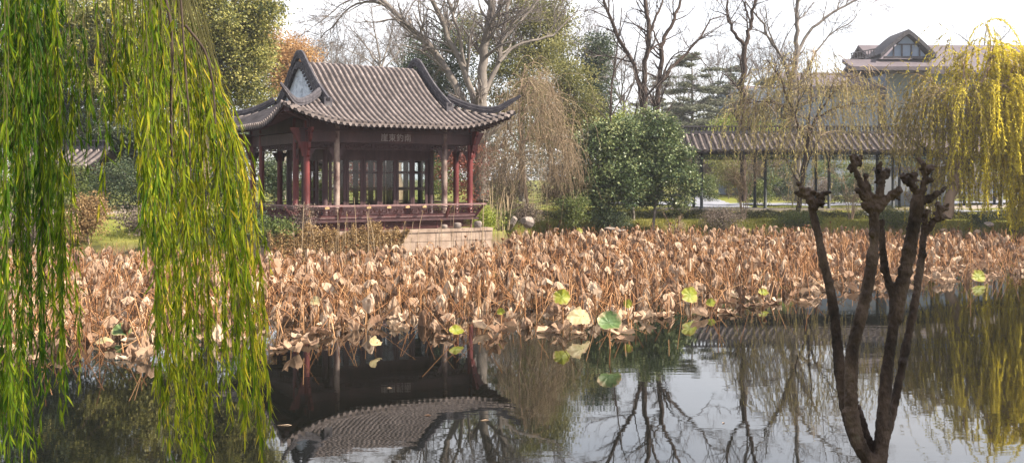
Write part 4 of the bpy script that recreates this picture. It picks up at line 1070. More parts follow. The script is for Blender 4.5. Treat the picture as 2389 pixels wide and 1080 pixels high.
for i, (bx, by, rx, ry, Y, mat, lab, n, L) in enumerate([
        (1338, 490, 38, 34, 44.8, 'shrubgreen', 'yellow green upright shrub left of the broad glossy bush', 46, .09),
        (1226, 498, 36, 20, 44.2, 'deadstem', 'low grey brown mounded bush behind the tan garden rocks', 50, .07),
        (1425, 508, 52, 20, 46.2, 'evergreen', 'low dark green bush at the foot of the broad glossy bush', 40, .09),
        (1180, 430, 55, 60, 47.2, 'deadstem', 'brown thicket behind the leafless weeping tree on its pavilion side', 90, .09),
        (1300, 430, 50, 55, 47.6, 'deadstem', 'brown thicket between the leafless weeping tree and the glossy bush', 80, .09),
        (1690, 512, 52, 20, 48.7, 'deadstem', 'dull brown green bush on the bank below the first walkway posts', 50, .07),
        (1860, 514, 60, 17, 49.0, 'shrubgreen', 'low green bush on the bank under the olive willow', 50, .07),
        (2085, 508, 42, 24, 48.6, 'shrubgreen', 'grey green bush on the bank between the two willows', 46, .07),
        (2285, 514, 24, 12, 46.8, 'evergreen', 'small dark round bush on the grass below the golden willow', 20, .06),
        (1132, 525, 30, 34, 40.5, 'limegreen', 'bright lime green bush at the right end of the balustrade', 40, .09),
        (1640, 440, 40, 30, 70, 'shrubgreen', 'distant bush on the lawn seen under the walkway roof at its left', 40, .12),
        (1770, 445, 60, 36, 62, 'shrubgreen', 'green bush seen under the walkway between its middle posts', 50, .11),
        (1900, 450, 70, 40, 64, 'deadstem', 'brown bush behind the walkway and the olive willow trunk', 50, .11),
        (1985, 440, 50, 40, 63, 'evergreen', 'dark bush behind the walkway left of the grey wall', 50, .11),
        (2290, 430, 60, 50, 70, 'deadstem', 'brown thicket behind the walkway and the golden willow', 50, .11),
        (1830, 425, 60, 50, 74, 'evergreen', 'dark green bush far behind the middle of the walkway', 70, .13),
        (1700, 400, 40, 46, 80, 'olivetree', 'pale green young tree far behind the first walkway posts', 50, .15),
        (1940, 405, 60, 60, 78, 'shrubgreen', 'green thicket far behind the walkway left of the grey wall', 70, .13),
        (2190, 430, 60, 48, 76, 'deadstem', 'brown thicket far behind the walkway corner', 70, .13),
        (2360, 420, 70, 55, 80, 'shrubgreen', 'green thicket far behind the right end of the walkway', 70, .13),
        (1620, 410, 50, 50, 86, 'deadstem', 'brown thicket far off behind the left end of the walkway', 70, .15),
        (1780, 395, 60, 60, 88, 'deadstem', 'tall brown thicket far off behind the middle walkway posts', 80, .15),
        (2030, 410, 55, 60, 82, 'olivetree', 'pale green thicket far off behind the pollard heads', 70, .15),
        (2120, 405, 60, 50, 86, 'evergreen', 'dark thicket far off behind the walkway corner', 70, .15),
        (2270, 395, 60, 60, 88, 'shrubgreen', 'green thicket far off behind the golden willow trunk', 70, .15)]):
    leafy('shrub', lab, 'shrub', [(bx, by, rx, ry)], (bx, by + ry), Y, mat, n, 85, L, .17, 'shrubs on the far bank', .025, 'bark_grey', 100 + i)
leafy('yellow_tree', 'pale yellow green treetop between the camellia bushes and the cedars', 'tree', [(1470, 285, 55, 30), (1450, 340, 60, 60)], (1470, 460), 70, 'limegreen', 60, 100, .17, .34, None, .14, 'bark_grey', 121)
leafy('yellow_tree', 'hazy yellow green tree low behind the walkway roof', 'tree', [(1720, 300, 75, 26), (1800, 330, 70, 50), (1690, 350, 70, 50)], (1740, 460), 84, 'limegreen', 90, 100, .2, .4, None, .14, 'bark_grey', 122)
# leafless shrubs with pale stems
def stems(name, label, cat, base, Y, n, spread, hgt, seed, mat='bark_tan', rad=.022, den=3.0):
    r = np.random.default_rng(seed); b = P(base[0], base[1], Y); b[2] = zg(b[0], b[1]) - .03
    root = thing(name, label, cat, b, 0)
    Q = []
    for k in range(n):
        an = r.uniform(0, 6.28); d = np.array([math.cos(an), math.sin(an)*.7, 0])*spread*r.uniform(.3, 1)
        h = hgt*r.uniform(.7, 1.1)
        Q.append(resample([b + d*.08, b + d*.3 + [0, 0, h*.4], b + d*.62 + [0, 0, h*.72] + r.normal(size=3)*.06, b + d + [0, 0, h]], 10))
    Q = np.array(Q); RQ = np.tile(np.linspace(rad, rad*.35, 10), (n, 1))
    m = MB(); m.tubes(Q, RQ, 6, .5); m.build('stems', MT[mat], root)
    tw = MB(); P1, R1 = spawn(Q, RQ, int(den*hgt), 7, hgt*.32, (.4, 1.0), (0, 0, .08), .16, .5, .3, r, rmin=.011); tw.tubes(P1, R1, 4, r.random(len(P1)))
    P2, R2 = spawn(P1, R1, 7, 5, hgt*.18, (.4, 1.0), (0, 0, .05), .18, .6, .2, r, rmin=.010); tw.tubes(P2, R2, 3, r.random(len(P2)))
    tw.build('bare_crown', MT['twig'], root)
stems('bare_shrub', 'leafless many stemmed shrub with pale stems in front of the first walkway posts', 'shrub', (1735, 496), 50.6, 8, 1.3, 3.0, 131)
stems('bare_shrub', 'small leafless shrub on one pale stem at the edge of the glossy bush', 'shrub', (1575, 520), 47.4, 4, .6, 1.7, 132, rad=.05)
stems('bare_shrub', 'leafless brown shrub under the left side of the golden willow', 'shrub', (2140, 496), 49, 7, 1.0, 1.9, 133)
stems('bare_shrub', 'leafless brown shrub behind the three limbed pollard head', 'shrub', (1985, 496), 50.4, 8, 1.2, 2.4, 134)
# strap leaved clump with pale dry stalks
b = P(1165, 520, 42); b[2] = zg(b[0], b[1]) - .02
yk = thing('strap_leaf_plant', 'strap leaved clump with pale dry stalks right of the lime bush', 'plant', b)
r = np.random.default_rng(141); m = MB(); Q = []
for k in range(150):
    an = r.uniform(0, 6.28); d = np.array([math.cos(an), math.sin(an)*.8, 0]); h = r.uniform(.5, 1.15); q = b + d*r.uniform(0, .35)
    Q.append(resample([q, q + d*.2 + [0, 0, h*.7], q + d*.6*h + [0, 0, h*.85]], 6))
m.tubes(np.array(Q), np.tile(np.linspace(.022, .006, 6), (150, 1)), 3, r.random(150)); m.build('blades', MT['shrubgreen'], yk)
m = MB(); Q = []
for k in range(9):
    q = b + [r.uniform(-.6, .6), r.uniform(-.3, .3), 0]; Q.append(resample([q, q + [r.uniform(-.05, .1), 0, .8], q + [r.uniform(-.1, .3), 0, r.uniform(1.3, 1.9)]], 6))
m.tubes(np.array(Q), np.tile(np.linspace(.02, .012, 6), (9, 1)), 4, .9); m.build('dry_stalks', MT['twig'], yk)
# clipped hedge along the bank, ochre creeper over the terrace wall
def leafmass(name, label, cat, pos, out, mat, L, seed, kind=None):
    r = np.random.default_rng(seed)
    lf = MB(); lf.leaves(pos, out + r.normal(size=pos.shape)*.6, L*r.uniform(.6, 1.3, len(pos)), L*.5, r, .2)
    o = lf.build(name, MT[mat]); return tag(o, label, cat, None, kind)
r = np.random.default_rng(151)
n = 22000; X = r.uniform(1.5, 30, n); hh = .30 + .06*np.sin(X*2.1) + .05*np.sin(X*5.3); yy = shore(X) + 3.1 + r.uniform(-.35, .35, n)
pos = np.stack([X, yy, gheight(X, yy) + r.random(n)**.6*hh], 1)
leafmass('hedge', 'low dark clipped hedge running along the far bank before the walkway', 'hedge', pos, np.array([0, -.3, .5]), 'hedge', .085, 152)
n = 11000; u = r.uniform(-5.25, -.2, n); t = r.random(n)**.8; top = .13*np.sin(u*3) + 1.30 + .10*np.sin(u*7.7) + .08*np.sin(u*19) + np.abs(r.normal(0, .09, n)); thr = np.clip((u + .9)/.7, 0, 1)
p = np.array([pl2w(a, 4.52 + .30*r.random() + (.25*(1-tt)), 0) for a, tt in zip(u, t)]); p[:, 2] = np.maximum(.25 + 1.1*thr, top - (1-t)**1.4*1.15)
leafmass('creeper', 'ochre dry creeper spilling over the left part of the terrace wall', 'creeper', p, np.array([.3, -.5, -.4]), 'ochre', .075, 153)
n = 1500; u = -3.55 + r.normal(0, .2, n); z = 1.3 + r.random(n)**1.3*.95
p = np.array([pl2w(a, 3.62 + r.normal()*.12, 0) for a in u]); p[:, 2] = z
leafmass('creeper', 'straggly pale creeper climbing the near corner of the balustrade', 'creeper', p, np.array([.2, -.4, .2]), 'deadstem', .06, 154)
b = pl2w(-.6, 4.8, 0); rd = thing('reed_clump', 'loose clump of thin pale dry reeds standing in front of the terrace wall', 'reeds', b)
r = np.random.default_rng(158); Q = []; H_ = []
for k in range(46):
    q = pl2w(r.uniform(-4.8, 3.6), 4.75 + r.uniform(0, .7), -.05); h = r.uniform(1.2, 2.1) if k % 3 else r.uniform(1.9, 2.6)
    Q.append(resample([q, q + [r.uniform(-.05, .05), 0, h*.6], q + [r.uniform(-.16, .16), 0, h]], 6)); H_.append(Q[-1][-1])
m = MB(); m.tubes(np.array(Q), np.tile(np.linspace(.011, .006, 6), (46, 1)), 4, r.random(46)); m.build('stalks', MT['twig'], rd)
H_ = np.array(H_)[::2]; idx = np.repeat(np.arange(len(H_)), 14); m = MB(); m.leaves(H_[idx] + r.normal(size=(len(idx), 3))*[.015, .015, .03], r.normal(size=(len(idx), 3)) + [0, 0, .6], .06, .014, r); m.build('seed_heads', MT['ochre'], rd)
# grass on the banks (nobody could count it)
def grassy(n, x0, x1, d0, d1, h0, h1, seed):
    r = np.random.default_rng(seed); X = r.uniform(x0, x1, n); Y = shore(X) + r.uniform(d0, d1, n)
    u, v = w2pl(X, Y); k = (np.abs(u) > 5.6) | (np.abs(v) > 4.9); X, Y = X[k], Y[k]
    c = np.stack([X, Y, gheight(X, Y) - .01], 1); return c, r
lf = MB()
for a in ((26000, -.1, 34, .2, 2.2, 0, 0, 161), (16000, 1, 34, 2.8, 6.5, 0, 0, 162), (2500, -26, -8.2, .2, 3, 0, 0, 163)):
    c, r = grassy(*a); lf.leaves(c, r.normal(size=c.shape)*[.5, .5, .1] + [0, 0, 1], r.uniform(.07, .26, len(c)), .02, r, .1)
tag(lf.build('grass', MT['grass']), kind='stuff')
# far wood closing the view
r = np.random.default_rng(171); lf = MB()
C = np.stack([r.uniform(-85, 62, 900), r.uniform(118, 150, 900), np.zeros(900)], 1)
hx = 7.5 + 2.6*np.sin(C[:, 0]*.17) + 1.5*np.sin(C[:, 0]*.41 + 1) + 4.5*(C[:, 0] < 2)
C[:, 2] = 1.6 + r.random(900)**.8*hx
idx = np.repeat(np.arange(900), 80); pos = C[idx] + r.normal(size=(len(idx), 3))*[1.0, 1.0, .75]
pos = pos[pos[:, 2] > 1.6]
lf.leaves(pos, r.normal(size=pos.shape), .42, .24, r)
tag(lf.build('woods', MT['cedar']), kind='stuff')
# rocks
def rock(label, x, y, Y, s, seed, sink=.0, grp='tan garden rocks on the far shore'):
    r = np.random.default_rng(seed); c = P(x, y, Y); n, m = 22, 36
    th = np.linspace(0, np.pi, n)[:, None]; ph = np.linspace(0, 2*np.pi, m)[None]
    D = np.stack([np.sin(th)*np.cos(ph), np.sin(th)*np.sin(ph), np.cos(th)*np.ones_like(ph)], -1)
    ax = nrm(r.normal(size=(15, 3))); am = r.uniform(.55, 1.0, 15)
    rr = np.min([np.where(D@x_ > .05, a/np.maximum(D@x_, .05), 9) for a, x_ in zip(am, ax)], axis=0); rr = np.clip(rr, .3, 1.25)
    mb = MB(); mb.grid(D*rr[..., None]*np.array(s) + c); tag(mb.build('garden_rock', MT['rock'], smooth=False), label, 'rock', grp)
rock('upright pale garden rock at the left foot of the grey brown mounded bush', 1192, 519, 43.6, (.3, .3, .36), 181)
rock('pinkish garden rock in front of the middle of the mounded bush', 1229, 517, 43.3, (.27, .25, .26), 182)
rock('flat pale slab of rock half hidden by dry lotus below the dark bush', 1428, 536, 45.6, (.52, .3, .16), 183)
rock('small pale rock on the grass below the golden willow', 2305, 522, 45.2, (.22, .2, .12), 184)
# ------------------------------------------------------------------ dry lotus bed
EDGE_X = [-200, 0, 90, 180, 300, 420, 650, 760, 850, 960, 1040, 1120, 1250, 1330, 1440, 1500, 1600, 1690, 1750, 1850, 1950, 2150, 2389, 2700]
EDGE_Y = [875, 868, 858, 850, 835, 815, 815, 812, 795, 778, 800, 795, 768, 772, 800, 752, 742, 738, 728, 705, 682, 664, 648, 640]
def yfront(X, Y):
    px_ = F*X/np.maximum(Y, 1) + CX; yw = YH + F*H/np.maximum(Y, 1)
    return np.interp(px_, EDGE_X, EDGE_Y) - yw           # >0: inside the bed
def radial(r, nr, na, R, prof, ragged=.12, fold=(.0, 1.0), wr=.15, k=3):
    """wrinkled disc: rings of radius, height by prof(t); squashed to look folded"""
    a = np.linspace(0, 2*np.pi, na + 1)[:-1]; t = np.linspace(.04, 1, nr)
    ph = r.uniform(0, 6.28, 4)
    rag = 1 + ragged*np.sin(5*a + ph[0]) + ragged*.7*r.normal(size=na)
    rad = R*t[:, None]*(1 + (rag - 1)[None]*t[:, None]**2)
    z = prof(t)[:, None]*np.ones(na)[None] + wr*R*t[:, None]**1.2*np.sin(k*a + ph[1])[None] + wr*.6*R*t[:, None]*np.sin((2*k+1)*a + ph[2])[None] + r.normal(size=(nr, na))*.04*R*t[:, None]
    x = rad*np.cos(a)[None]; y = rad*np.sin(a)[None]*fold[1]
    V = np.stack([x, y, z], -1)
    V = np.concatenate([V, V[:, :1]], 1)
    return V
def m_hood(r, R, Hh, squash):
    """leaf collapsed round its stalk: pleated, pointed on top, torn hem"""
    na, nr = 16, 7
    a = np.linspace(0, 2*np.pi, na + 1); t = np.linspace(.03, 1, nr)[:, None]; tw = r.uniform(0, 6.28)
    k = r.integers(3, 6); pl = (.34*np.sin(k*a + tw) + .26*np.sign(np.sin((k+3)*a + 2*tw))*np.abs(np.sin((k+3)*a + 2*tw))**.6)[None]*np.clip(t*1.6, 0, 1)
    body = np.interp(t, [0, .12, .35, .65, 1], [.06, .34, .78, 1.0, r.uniform(.55, 1.15)])
    rad = R*body*(1 + pl)
    hem = r.normal(0, .13, na + 1); hem[-1] = hem[0]
    z = -Hh*t*(1 + (.25*np.sin(a + tw)[None] + hem[None])*t**1.5) + .05*Hh*pl
    x = rad*np.cos(a)[None]; y = rad*np.sin(a)[None]*squash
    bend = r.uniform(-.35, .35)
    V = np.stack([x + bend*z + .3*bend*z*z/Hh, y + r.uniform(-.2, .2)*z, z], -1)
    V += r.normal(size=V.shape)*R*.055; V[:, -1] = V[:, 0]
    return V
def stalk_pts(r, hgt, lean, n=6):
    t = np.linspace(0, 1, n); d = r.uniform(0, 6.28)
    x = lean*t**2; b = r.uniform(-.03, .03)*np.sin(t*np.pi)
    return np.stack([(x)*math.cos(d) + b, x*math.sin(d), hgt*t], 1)
VAR = []      # (leaf MB or None, stalk MB or None, label, weight, zone)
def variant(kind, seed):
    r = np.random.default_rng(seed); lf, st = MB(), MB(); tone = r.random()
    if kind == 'hood':
        h = 1.0; p = stalk_pts(r, h, r.uniform(0, .12)); st.tubes(p, np.linspace(.013, .010, 6), 4, r.random())
        V = m_hood(r, r.uniform(.065, .115), r.uniform(.22, .36), r.uniform(.35, .8)) + p[-1]; lf.grid(V, tone)
        hang = None
    elif kind == 'umbrella':
        h = 1.0; p = stalk_pts(r, h, r.uniform(0, .12)); st.tubes(p, np.linspace(.013, .010, 6), 4, r.random())
        R = r.uniform(.14, .22); V = radial(r, 6, 16, R, lambda t: -.8*R*t**1.4, .2, (0, r.uniform(.45, .9)), .34) 
        a = r.uniform(-.5, .5); c, s = math.cos(a), math.sin(a); V = np.stack([V[..., 0]*c - V[..., 2]*s, V[..., 1], V[..., 0]*s + V[..., 2]*c], -1); lf.grid(V + p[-1], tone)
    elif kind == 'bent':
        p = np.array([[0, 0, 0], [.01, 0, .45], [.03, .0, .85], [.08, .01, 1.0], [.18, .02, .97], [.24, .02, .78], [.27, .02, .55]])
        p[:, :2] *= r.uniform(.7, 1.5); st.tubes(p, np.linspace(.013, .009, 7), 4, r.random())
        V = m_hood(r, r.uniform(.06, .10), r.uniform(.18, .30), r.uniform(.4, .8)) + p[-1] + [0, 0, .05]; lf.grid(V, tone)
    elif kind == 'bare':
        p = np.array([[0, 0, 0], [.01, 0, .5], [.02, .0, .9], [.12, .01, 1.0], [.35, .03, .75], [.5, .05, .45]])*[r.uniform(.6, 1.4), 1, 1]
        st.tubes(p, np.linspace(.012, .007, 6), 4, r.random()); lf = None
    elif kind == 'pod':
        p = stalk_pts(r, 1.15, .1); st.tubes(p, np.linspace(.011, .008, 6), 4, r.random())
        z = np.array([0, .02, .06, .08, .082]); q = p[-1][None] + np.stack([np.zeros(5), np.zeros(5), z - .02], 1); lf.tubes(q, np.array([.008, .03, .05, .045, .004]), 8, r.random())
    elif kind == 'float':
        R = r.uniform(.15, .25); V = radial(r, 7, 18, R, lambda t: .02 + .2*R*t**2.5, .2, (0, r.uniform(.6, 1)), .2); V[..., 2] = np.maximum(V[..., 2], .004); lf.grid(V, tone); st = None
    elif kind == 'curl':
        R = r.uniform(.15, .24); V = radial(r, 7, 16, R, lambda t: .02*t, .18, (0, 1), .2)
        c = r.uniform(2.2, 3.6)/R; y = V[..., 1].copy(); V[..., 1] = np.sin(y*c*.5)/(c*.5); V[..., 2] += (1 - np.cos(y*c*.5))/(c*.5)*r.uniform(.8, 1.3)
        V[..., 2] += .25*V[..., 0] + .06; lf.grid(V, tone); st = None
    elif kind == 'slump':
        p = np.array([[0, 0, 0], [.03, 0, .5], [.1, 0, .82], [.2, .01, .86], [.3, .02, .6]]); st.tubes(p, np.linspace(.013, .010, 5), 4, r.random())
        R = r.uniform(.16, .24); V = radial(r, 6, 16, R, lambda t: -.6*R*t**1.2, .2, (0, r.uniform(.4, .8)), .36); a = r.uniform(.6, 1.2); c, s = math.cos(a), math.sin(a)
        V = np.stack([V[..., 0]*c + V[..., 2]*s, V[..., 1], -V[..., 0]*s + V[..., 2]*c], -1); lf.grid(V + p[-1], tone)
    return lf, st
KINDS = [('hood', 'withered lotus leaf folded down like a narrow hood on an upright stalk', 34), ('hood', 'withered lotus leaf hanging as a broad crumpled hood on an upright stalk', 26), ('umbrella', 'half open withered lotus leaf drooping like a broken umbrella', 9),
         ('bent', 'withered lotus leaf hanging from a stalk snapped over at the top', 16), ('bare', 'leafless lotus stalk broken over at the tip', 26), ('pod', 'dark seed pod on a thin upright lotus stalk', 8),
         ('float', 'flat dry lotus leaf lying on the water', 0), ('curl', 'rolled dry lotus leaf lying on the water with raised edges', 0), ('slump', 'big withered lotus leaf slumped sideways on a broken stalk', 6)]
SEEDS = {'hood': 6, 'umbrella': 4, 'bent': 5, 'bare': 3, 'pod': 1, 'float': 3, 'curl': 3, 'slump': 3}
for ki, (kd, lab, wt) in enumerate(KINDS):
    for s in range(SEEDS[kd]):
        lf, st = variant(kd, 500 + ki*10 + s); VAR.append((lf, st, lab, wt/SEEDS[kd], kd))
r = np.random.default_rng(601)
# plant positions: upright plants
n = 46000
X = r.uniform(-26, 33, n); Y = r.uniform(15, 48.5, n)
inside = yfront(X, Y); back = shore(X) - Y
u, v = w2pl(X, Y)
dpx = inside
keep = (dpx > 0) & (back > .25) & ~((u > -5.6) & (u < 3.9) & (v < 4.75) & (v > -5)) & (np.abs(F*X/Y) < 1290)
dens = np.clip(.10 + dpx/95, 0, 1)*(.80 + .2*np.sin(X*1.3 + 2)*np.sin(Y*.9))
dens *= np.where(Y > 34, .8, 1)
keep &= r.random(n) < dens*.37
X, Y, dpx = X[keep], Y[keep], dpx[keep]
M = len(X)
wt = np.array([q[3] for q in VAR]); up = wt > 0
vi = r.choice(len(VAR), M, p=wt/wt.sum())
hg = np.interp(Y, [16, 22, 30, 45], [.5, .68, .82, .92])*r.uniform(.6, 1.15, M)*np.interp(dpx, [0, 40, 120], [.45, .72, 1.0])
zz = np.full(M, -.06)
# floating leaves along the open front edge and some among the stalks
n2 = 9000; X2 = r.uniform(-26, 33, n2); Y2 = r.uniform(15, 46, n2); d2 = yfront(X2, Y2)
k2 = (d2 > -14) & (shore(X2) - Y2 > .5) & (np.abs(F*X2/Y2) < 1290)
u, v = w2pl(X2, Y2); k2 &= ~((u > -5.6) & (u < 3.9) & (v < 4.75))
k2 &= r.random(n2) < np.where(d2 < 45, .36*np.clip((d2 + 26)/36, 0, 1), .05)
X2, Y2 = X2[k2], Y2[k2]; M2 = len(X2)
fl_i = np.array([i for i, q in enumerate(VAR) if q[4] in ('float', 'curl')])
X = np.concatenate([X, X2]); Y = np.concatenate([Y, Y2]); vi = np.concatenate([vi, fl_i[r.integers(0, len(fl_i), M2)]])
hg = np.concatenate([hg, r.uniform(.7, 1.2, M2)]); zz = np.concatenate([zz, np.full(M2, .004)])
flo = np.concatenate([np.zeros(M, bool), np.ones(M2, bool)])
rot = r.uniform(0, 6.28, len(X)); sc = np.where(flo, hg, r.uniform(.72, 1.3, len(X)))
tl = np.where(flo, 0, r.normal(0, .10, len(X))); 
order = np.argsort(Y + np.where(F*X/Y + CX < 560, 3.5, 0))     # the ones the willow hides count as smaller
near = set(order[:290].tolist())
def vmesh(mb):
    return np.vstack(mb.v), np.vstack([f if f.shape[1] == 4 else np.hstack([f, f[:, 2:3]]) for f in mb.f]), np.concatenate(mb.a)
VM = [(vmesh(a) if a else None, vmesh(b) if b else None) for a, b, *_ in VAR]
def xf(V, i):
    """plant i: x/y by its own scale, height by hg, a lean, a turn"""
    # the leaf keeps its proportions: only the stalk below is shortened
    V = V.copy()
    if not flo[i]:
        h = hg[i]; V[:, 2] = np.where(V[:, 2] > .5, (V[:, 2] - 1)*sc[i] + h, V[:, 2]*(h - .55*sc[i])/.45)
        V[:, 2] = np.maximum(V[:, 2], -.08)
        V[:, :2] *= sc[i]
        V[:, 0] += tl[i]*np.maximum(V[:, 2], 0)
    else: V *= sc[i]
    c, s = math.cos(rot[i]), math.sin(rot[i])
    x = V[:, 0]*c - V[:, 1]*s; y = V[:, 0]*s + V[:, 1]*c
    return np.stack([x + X[i], y + Y[i], V[:, 2] + zz[i]], 1)
big_l, big_s = MB(), MB()
GRP = 'dry lotus along the open front of the bed'
protos = {}
for i in order:
    a, b = VM[vi[i]]
    if i in near:
        lf, st, lab, _, kd = VAR[vi[i]]
        hb = round(float(hg[i])*5)/5 if not flo[i] else 1
        key = (int(vi[i]), hb)
        if key not in protos:
            # unit mesh at this height step, shared by the copies
            def unit(W):
                V, Fc, at = W
                V = V.copy()
                if not flo[i]:
                    V[:, 2] = np.where(V[:, 2] > .5, (V[:, 2] - 1) + max(hb, .3), V[:, 2]*max(hb - .55, -.2)/.45); V[:, 2] = np.maximum(V[:, 2], -.08)
                return MB().add(V, Fc, at)
            root = thing('lotus_plant', lab + ' near open water', 'lotus', (X[i], Y[i], zz[i]), 0, GRP)
            kids = []
            if a: kids.append(unit(a).build('pod' if kd == 'pod' else 'leaf', MT['podbrown'] if kd == 'pod' else MT['lotus'], root, False, world=False))
            if b: kids.append(unit(b).build('stalk', MT['stalk'], root, True, world=False))
            protos[key] = (root, kids)
        else:
            src, kids0 = protos[key]
            root = src.copy(); COL.objects.link(root)
            for k in kids0:
                c = k.copy(); COL.objects.link(c); c.parent = root
        root.location = (X[i], Y[i], zz[i]); root.rotation_euler = (tl[i], tl[i]*.6, rot[i]); root.scale = (sc[i],)*3
    else:
        isp = VAR[vi[i]][4] == 'pod'
        if a and not isp: big_l.add(xf(a[0], i), a[1], (a[2] + r.random()) % 1.0)
        if a and isp: big_s.add(xf(a[0], i), a[1], 0)
        if b: big_s.add(xf(b[0], i), b[1], (b[2] + r.random()) % 1.0)
# leaning broken stalks criss-crossing the bed
k = r.integers(0, M, 5200); c = np.stack([X[k] + r.normal(0, .25, 5200), Y[k] + r.normal(0, .25, 5200), r.uniform(0, .25, 5200)], 1)
an = r.uniform(0, 6.28, 5200); tilt = r.uniform(.15, 1.25, 5200); Lk = r.uniform(.35, .9, 5200)
d = np.stack([np.sin(tilt)*np.cos(an), np.sin(tilt)*np.sin(an), np.cos(tilt)], 1)
big_s.tubes(c[:, None] + d[:, None]*np.linspace(0, 1, 4)[None, :, None]*Lk[:, None, None], np.full((5200, 4), .008), 3, r.random(5200))
lo = thing('lotus_bed', 'dense mass of dry lotus filling the pond behind its front rows', 'lotus bed', (0, 32, 0)); lo['kind'] = 'stuff'
a_ = big_l.build('leaves', MT['lotus'], lo, False); a_['kind'] = 'stuff'
a_ = big_s.build('stalks', MT['stalk'], lo); a_['kind'] = 'stuff'
# the few leaves still green or yellow
def cup(label, x, y, yw, rad_px, mat, tilt, az, depth, seed, sq=1.0):
    r = np.random.default_rng(seed); Y = F*H/(yw - YH); c = P(x, y, Y); R = .86*rad_px/F*Y
    V = radial(r, 9, 40, 1.0, lambda t: depth*t**2, .028, (0, sq), .06, 3); aa = np.linspace(0, 2*np.pi, 41); V[..., 2] += .03*np.linspace(0, 1, 9)[:, None]*np.sin(aa*9)[None]; V[..., 2] -= r.uniform(.15, .55)*np.abs(V[..., 0])**1.3; V *= R
    c1, s1 = math.cos(tilt), math.sin(tilt); V = np.stack([V[..., 0], V[..., 1]*c1 - V[..., 2]*s1, V[..., 1]*s1 + V[..., 2]*c1], -1)
    c1, s1 = math.cos(az), math.sin(az); V = np.stack([V[..., 0]*c1 - V[..., 1]*s1, V[..., 0]*s1 + V[..., 1]*c1, V[..., 2]], -1)
    root = thing('lotus_plant', label, 'lotus', (c[0], c[1] + .05, -.05))
    m = MB(); m.grid(V + c, np.repeat(np.linspace(0, .85, 9), 41)); m.build('leaf', MT[mat], root)
    s = MB(); q = np.array([c + [.05, .08, 0], c*.6 + np.array([c[0], c[1] + .1, -.05])*.4, [c[0] + .03, c[1] + .08, -.08]]); s.tubes(resample(q, 6), np.full(6, .013), 5, .3); s.build('stalk', MT['stalk'], root)
cup('round green lotus leaf with a tan crinkled rim standing over open water', 1421, 752, 815, 34, 'lgreen', .95, .15, .45, 701, .85)
cup('large pale tan green lotus leaf tilted left of the round green one', 1356, 738, 776, 42, 'lpale', 1.0, .75, .2, 702, .62)
cup('bright lime lotus leaf upright above the pale tilted one', 1312, 693, 762, 27, 'lyellow', 1.25, .35, .3, 703, .8)
cup('biggest lime green lotus leaf at the middle of the bed edge', 1610, 688, 726, 29, 'lyellow', 1.2, .55, .25, 704, .8)
cup('small yellow lotus leaf standing between the round green and biggest lime ones', 1465, 708, 760, 13, 'lyellow', 1.3, -.2, .2, 705)
cup('small yellow lotus leaf just right of the biggest lime one', 1658, 706, 728, 14, 'lyellow', .9, -.4, .3, 706)
cup('yellow tinged lotus leaf low in the bed left of the pollarded tree', 1780, 682, 706, 16, 'lyellow', .9, .3, .3, 707, .7)
cup('bright lime lotus leaf alone in open water under the golden willow', 2283, 645, 660, 22, 'lyellow', 1.05, .2, .3, 708, .85)
cup('yellow green lotus leaf by the clump left of open water middle', 1064, 771, 792, 22, 'lyellow', .9, .5, .3, 709, .7)
cup('green lotus leaf lying open at the left behind the willow strands', 283, 770, 790, 26, 'lgreen', .7, .3, .25, 710, .9)
cup('pale lime lotus leaf low on the water at the left', 243, 796, 806, 26, 'lpale', .35, .1, .15, 711, .7)
cup('pale green lotus leaf standing among dry stalks below the terrace wall', 735, 702, 750, 18, 'lpale', .9, -.3, .3, 712, .8)
cup('pale folded lotus leaf alone in front of the bed below the pavilion doors', 873, 800, 820, 27, 'lpale', .9, 1.2, .5, 713, .55)
cup('small yellow lotus leaf near the back of the bed below the dark bush', 1352, 538, 580, 9, 'lyellow', 1.2, .2, .2, 714)
cup('yellowish lotus leaf right of the pale folded one', 1168, 727, 765, 14, 'lyellow', 1.1, -.5, .3, 715, .7)
# a few twigs and leaves drifting on the open water
for k, (x, y, L_, an) in enumerate([(1010, 968, .25, .2), (1148, 978, .35, .5), (700, 990, .6, .25), (62, 972, .2, 0), (915, 905, .16, .1), (1690, 985, .14, 1.0)]):
    Yw = F*H/(y - YH); c = P(x, y, Yw); c[2] = .008; m = MB(); dd = np.array([math.cos(an), math.sin(an), 0])
    m.leaves(np.array([c - dd*L_/2]), dd[None], L_*.55, .03, r, .1, np.array([.9]), nvec=np.array([[0, 0, 1.0]]))
    tag(m.build('fallen_leaf', MT['lotus']), 'small fallen willow leaf drifting alone on the open water', 'leaf', 'leaves drifting on the water')

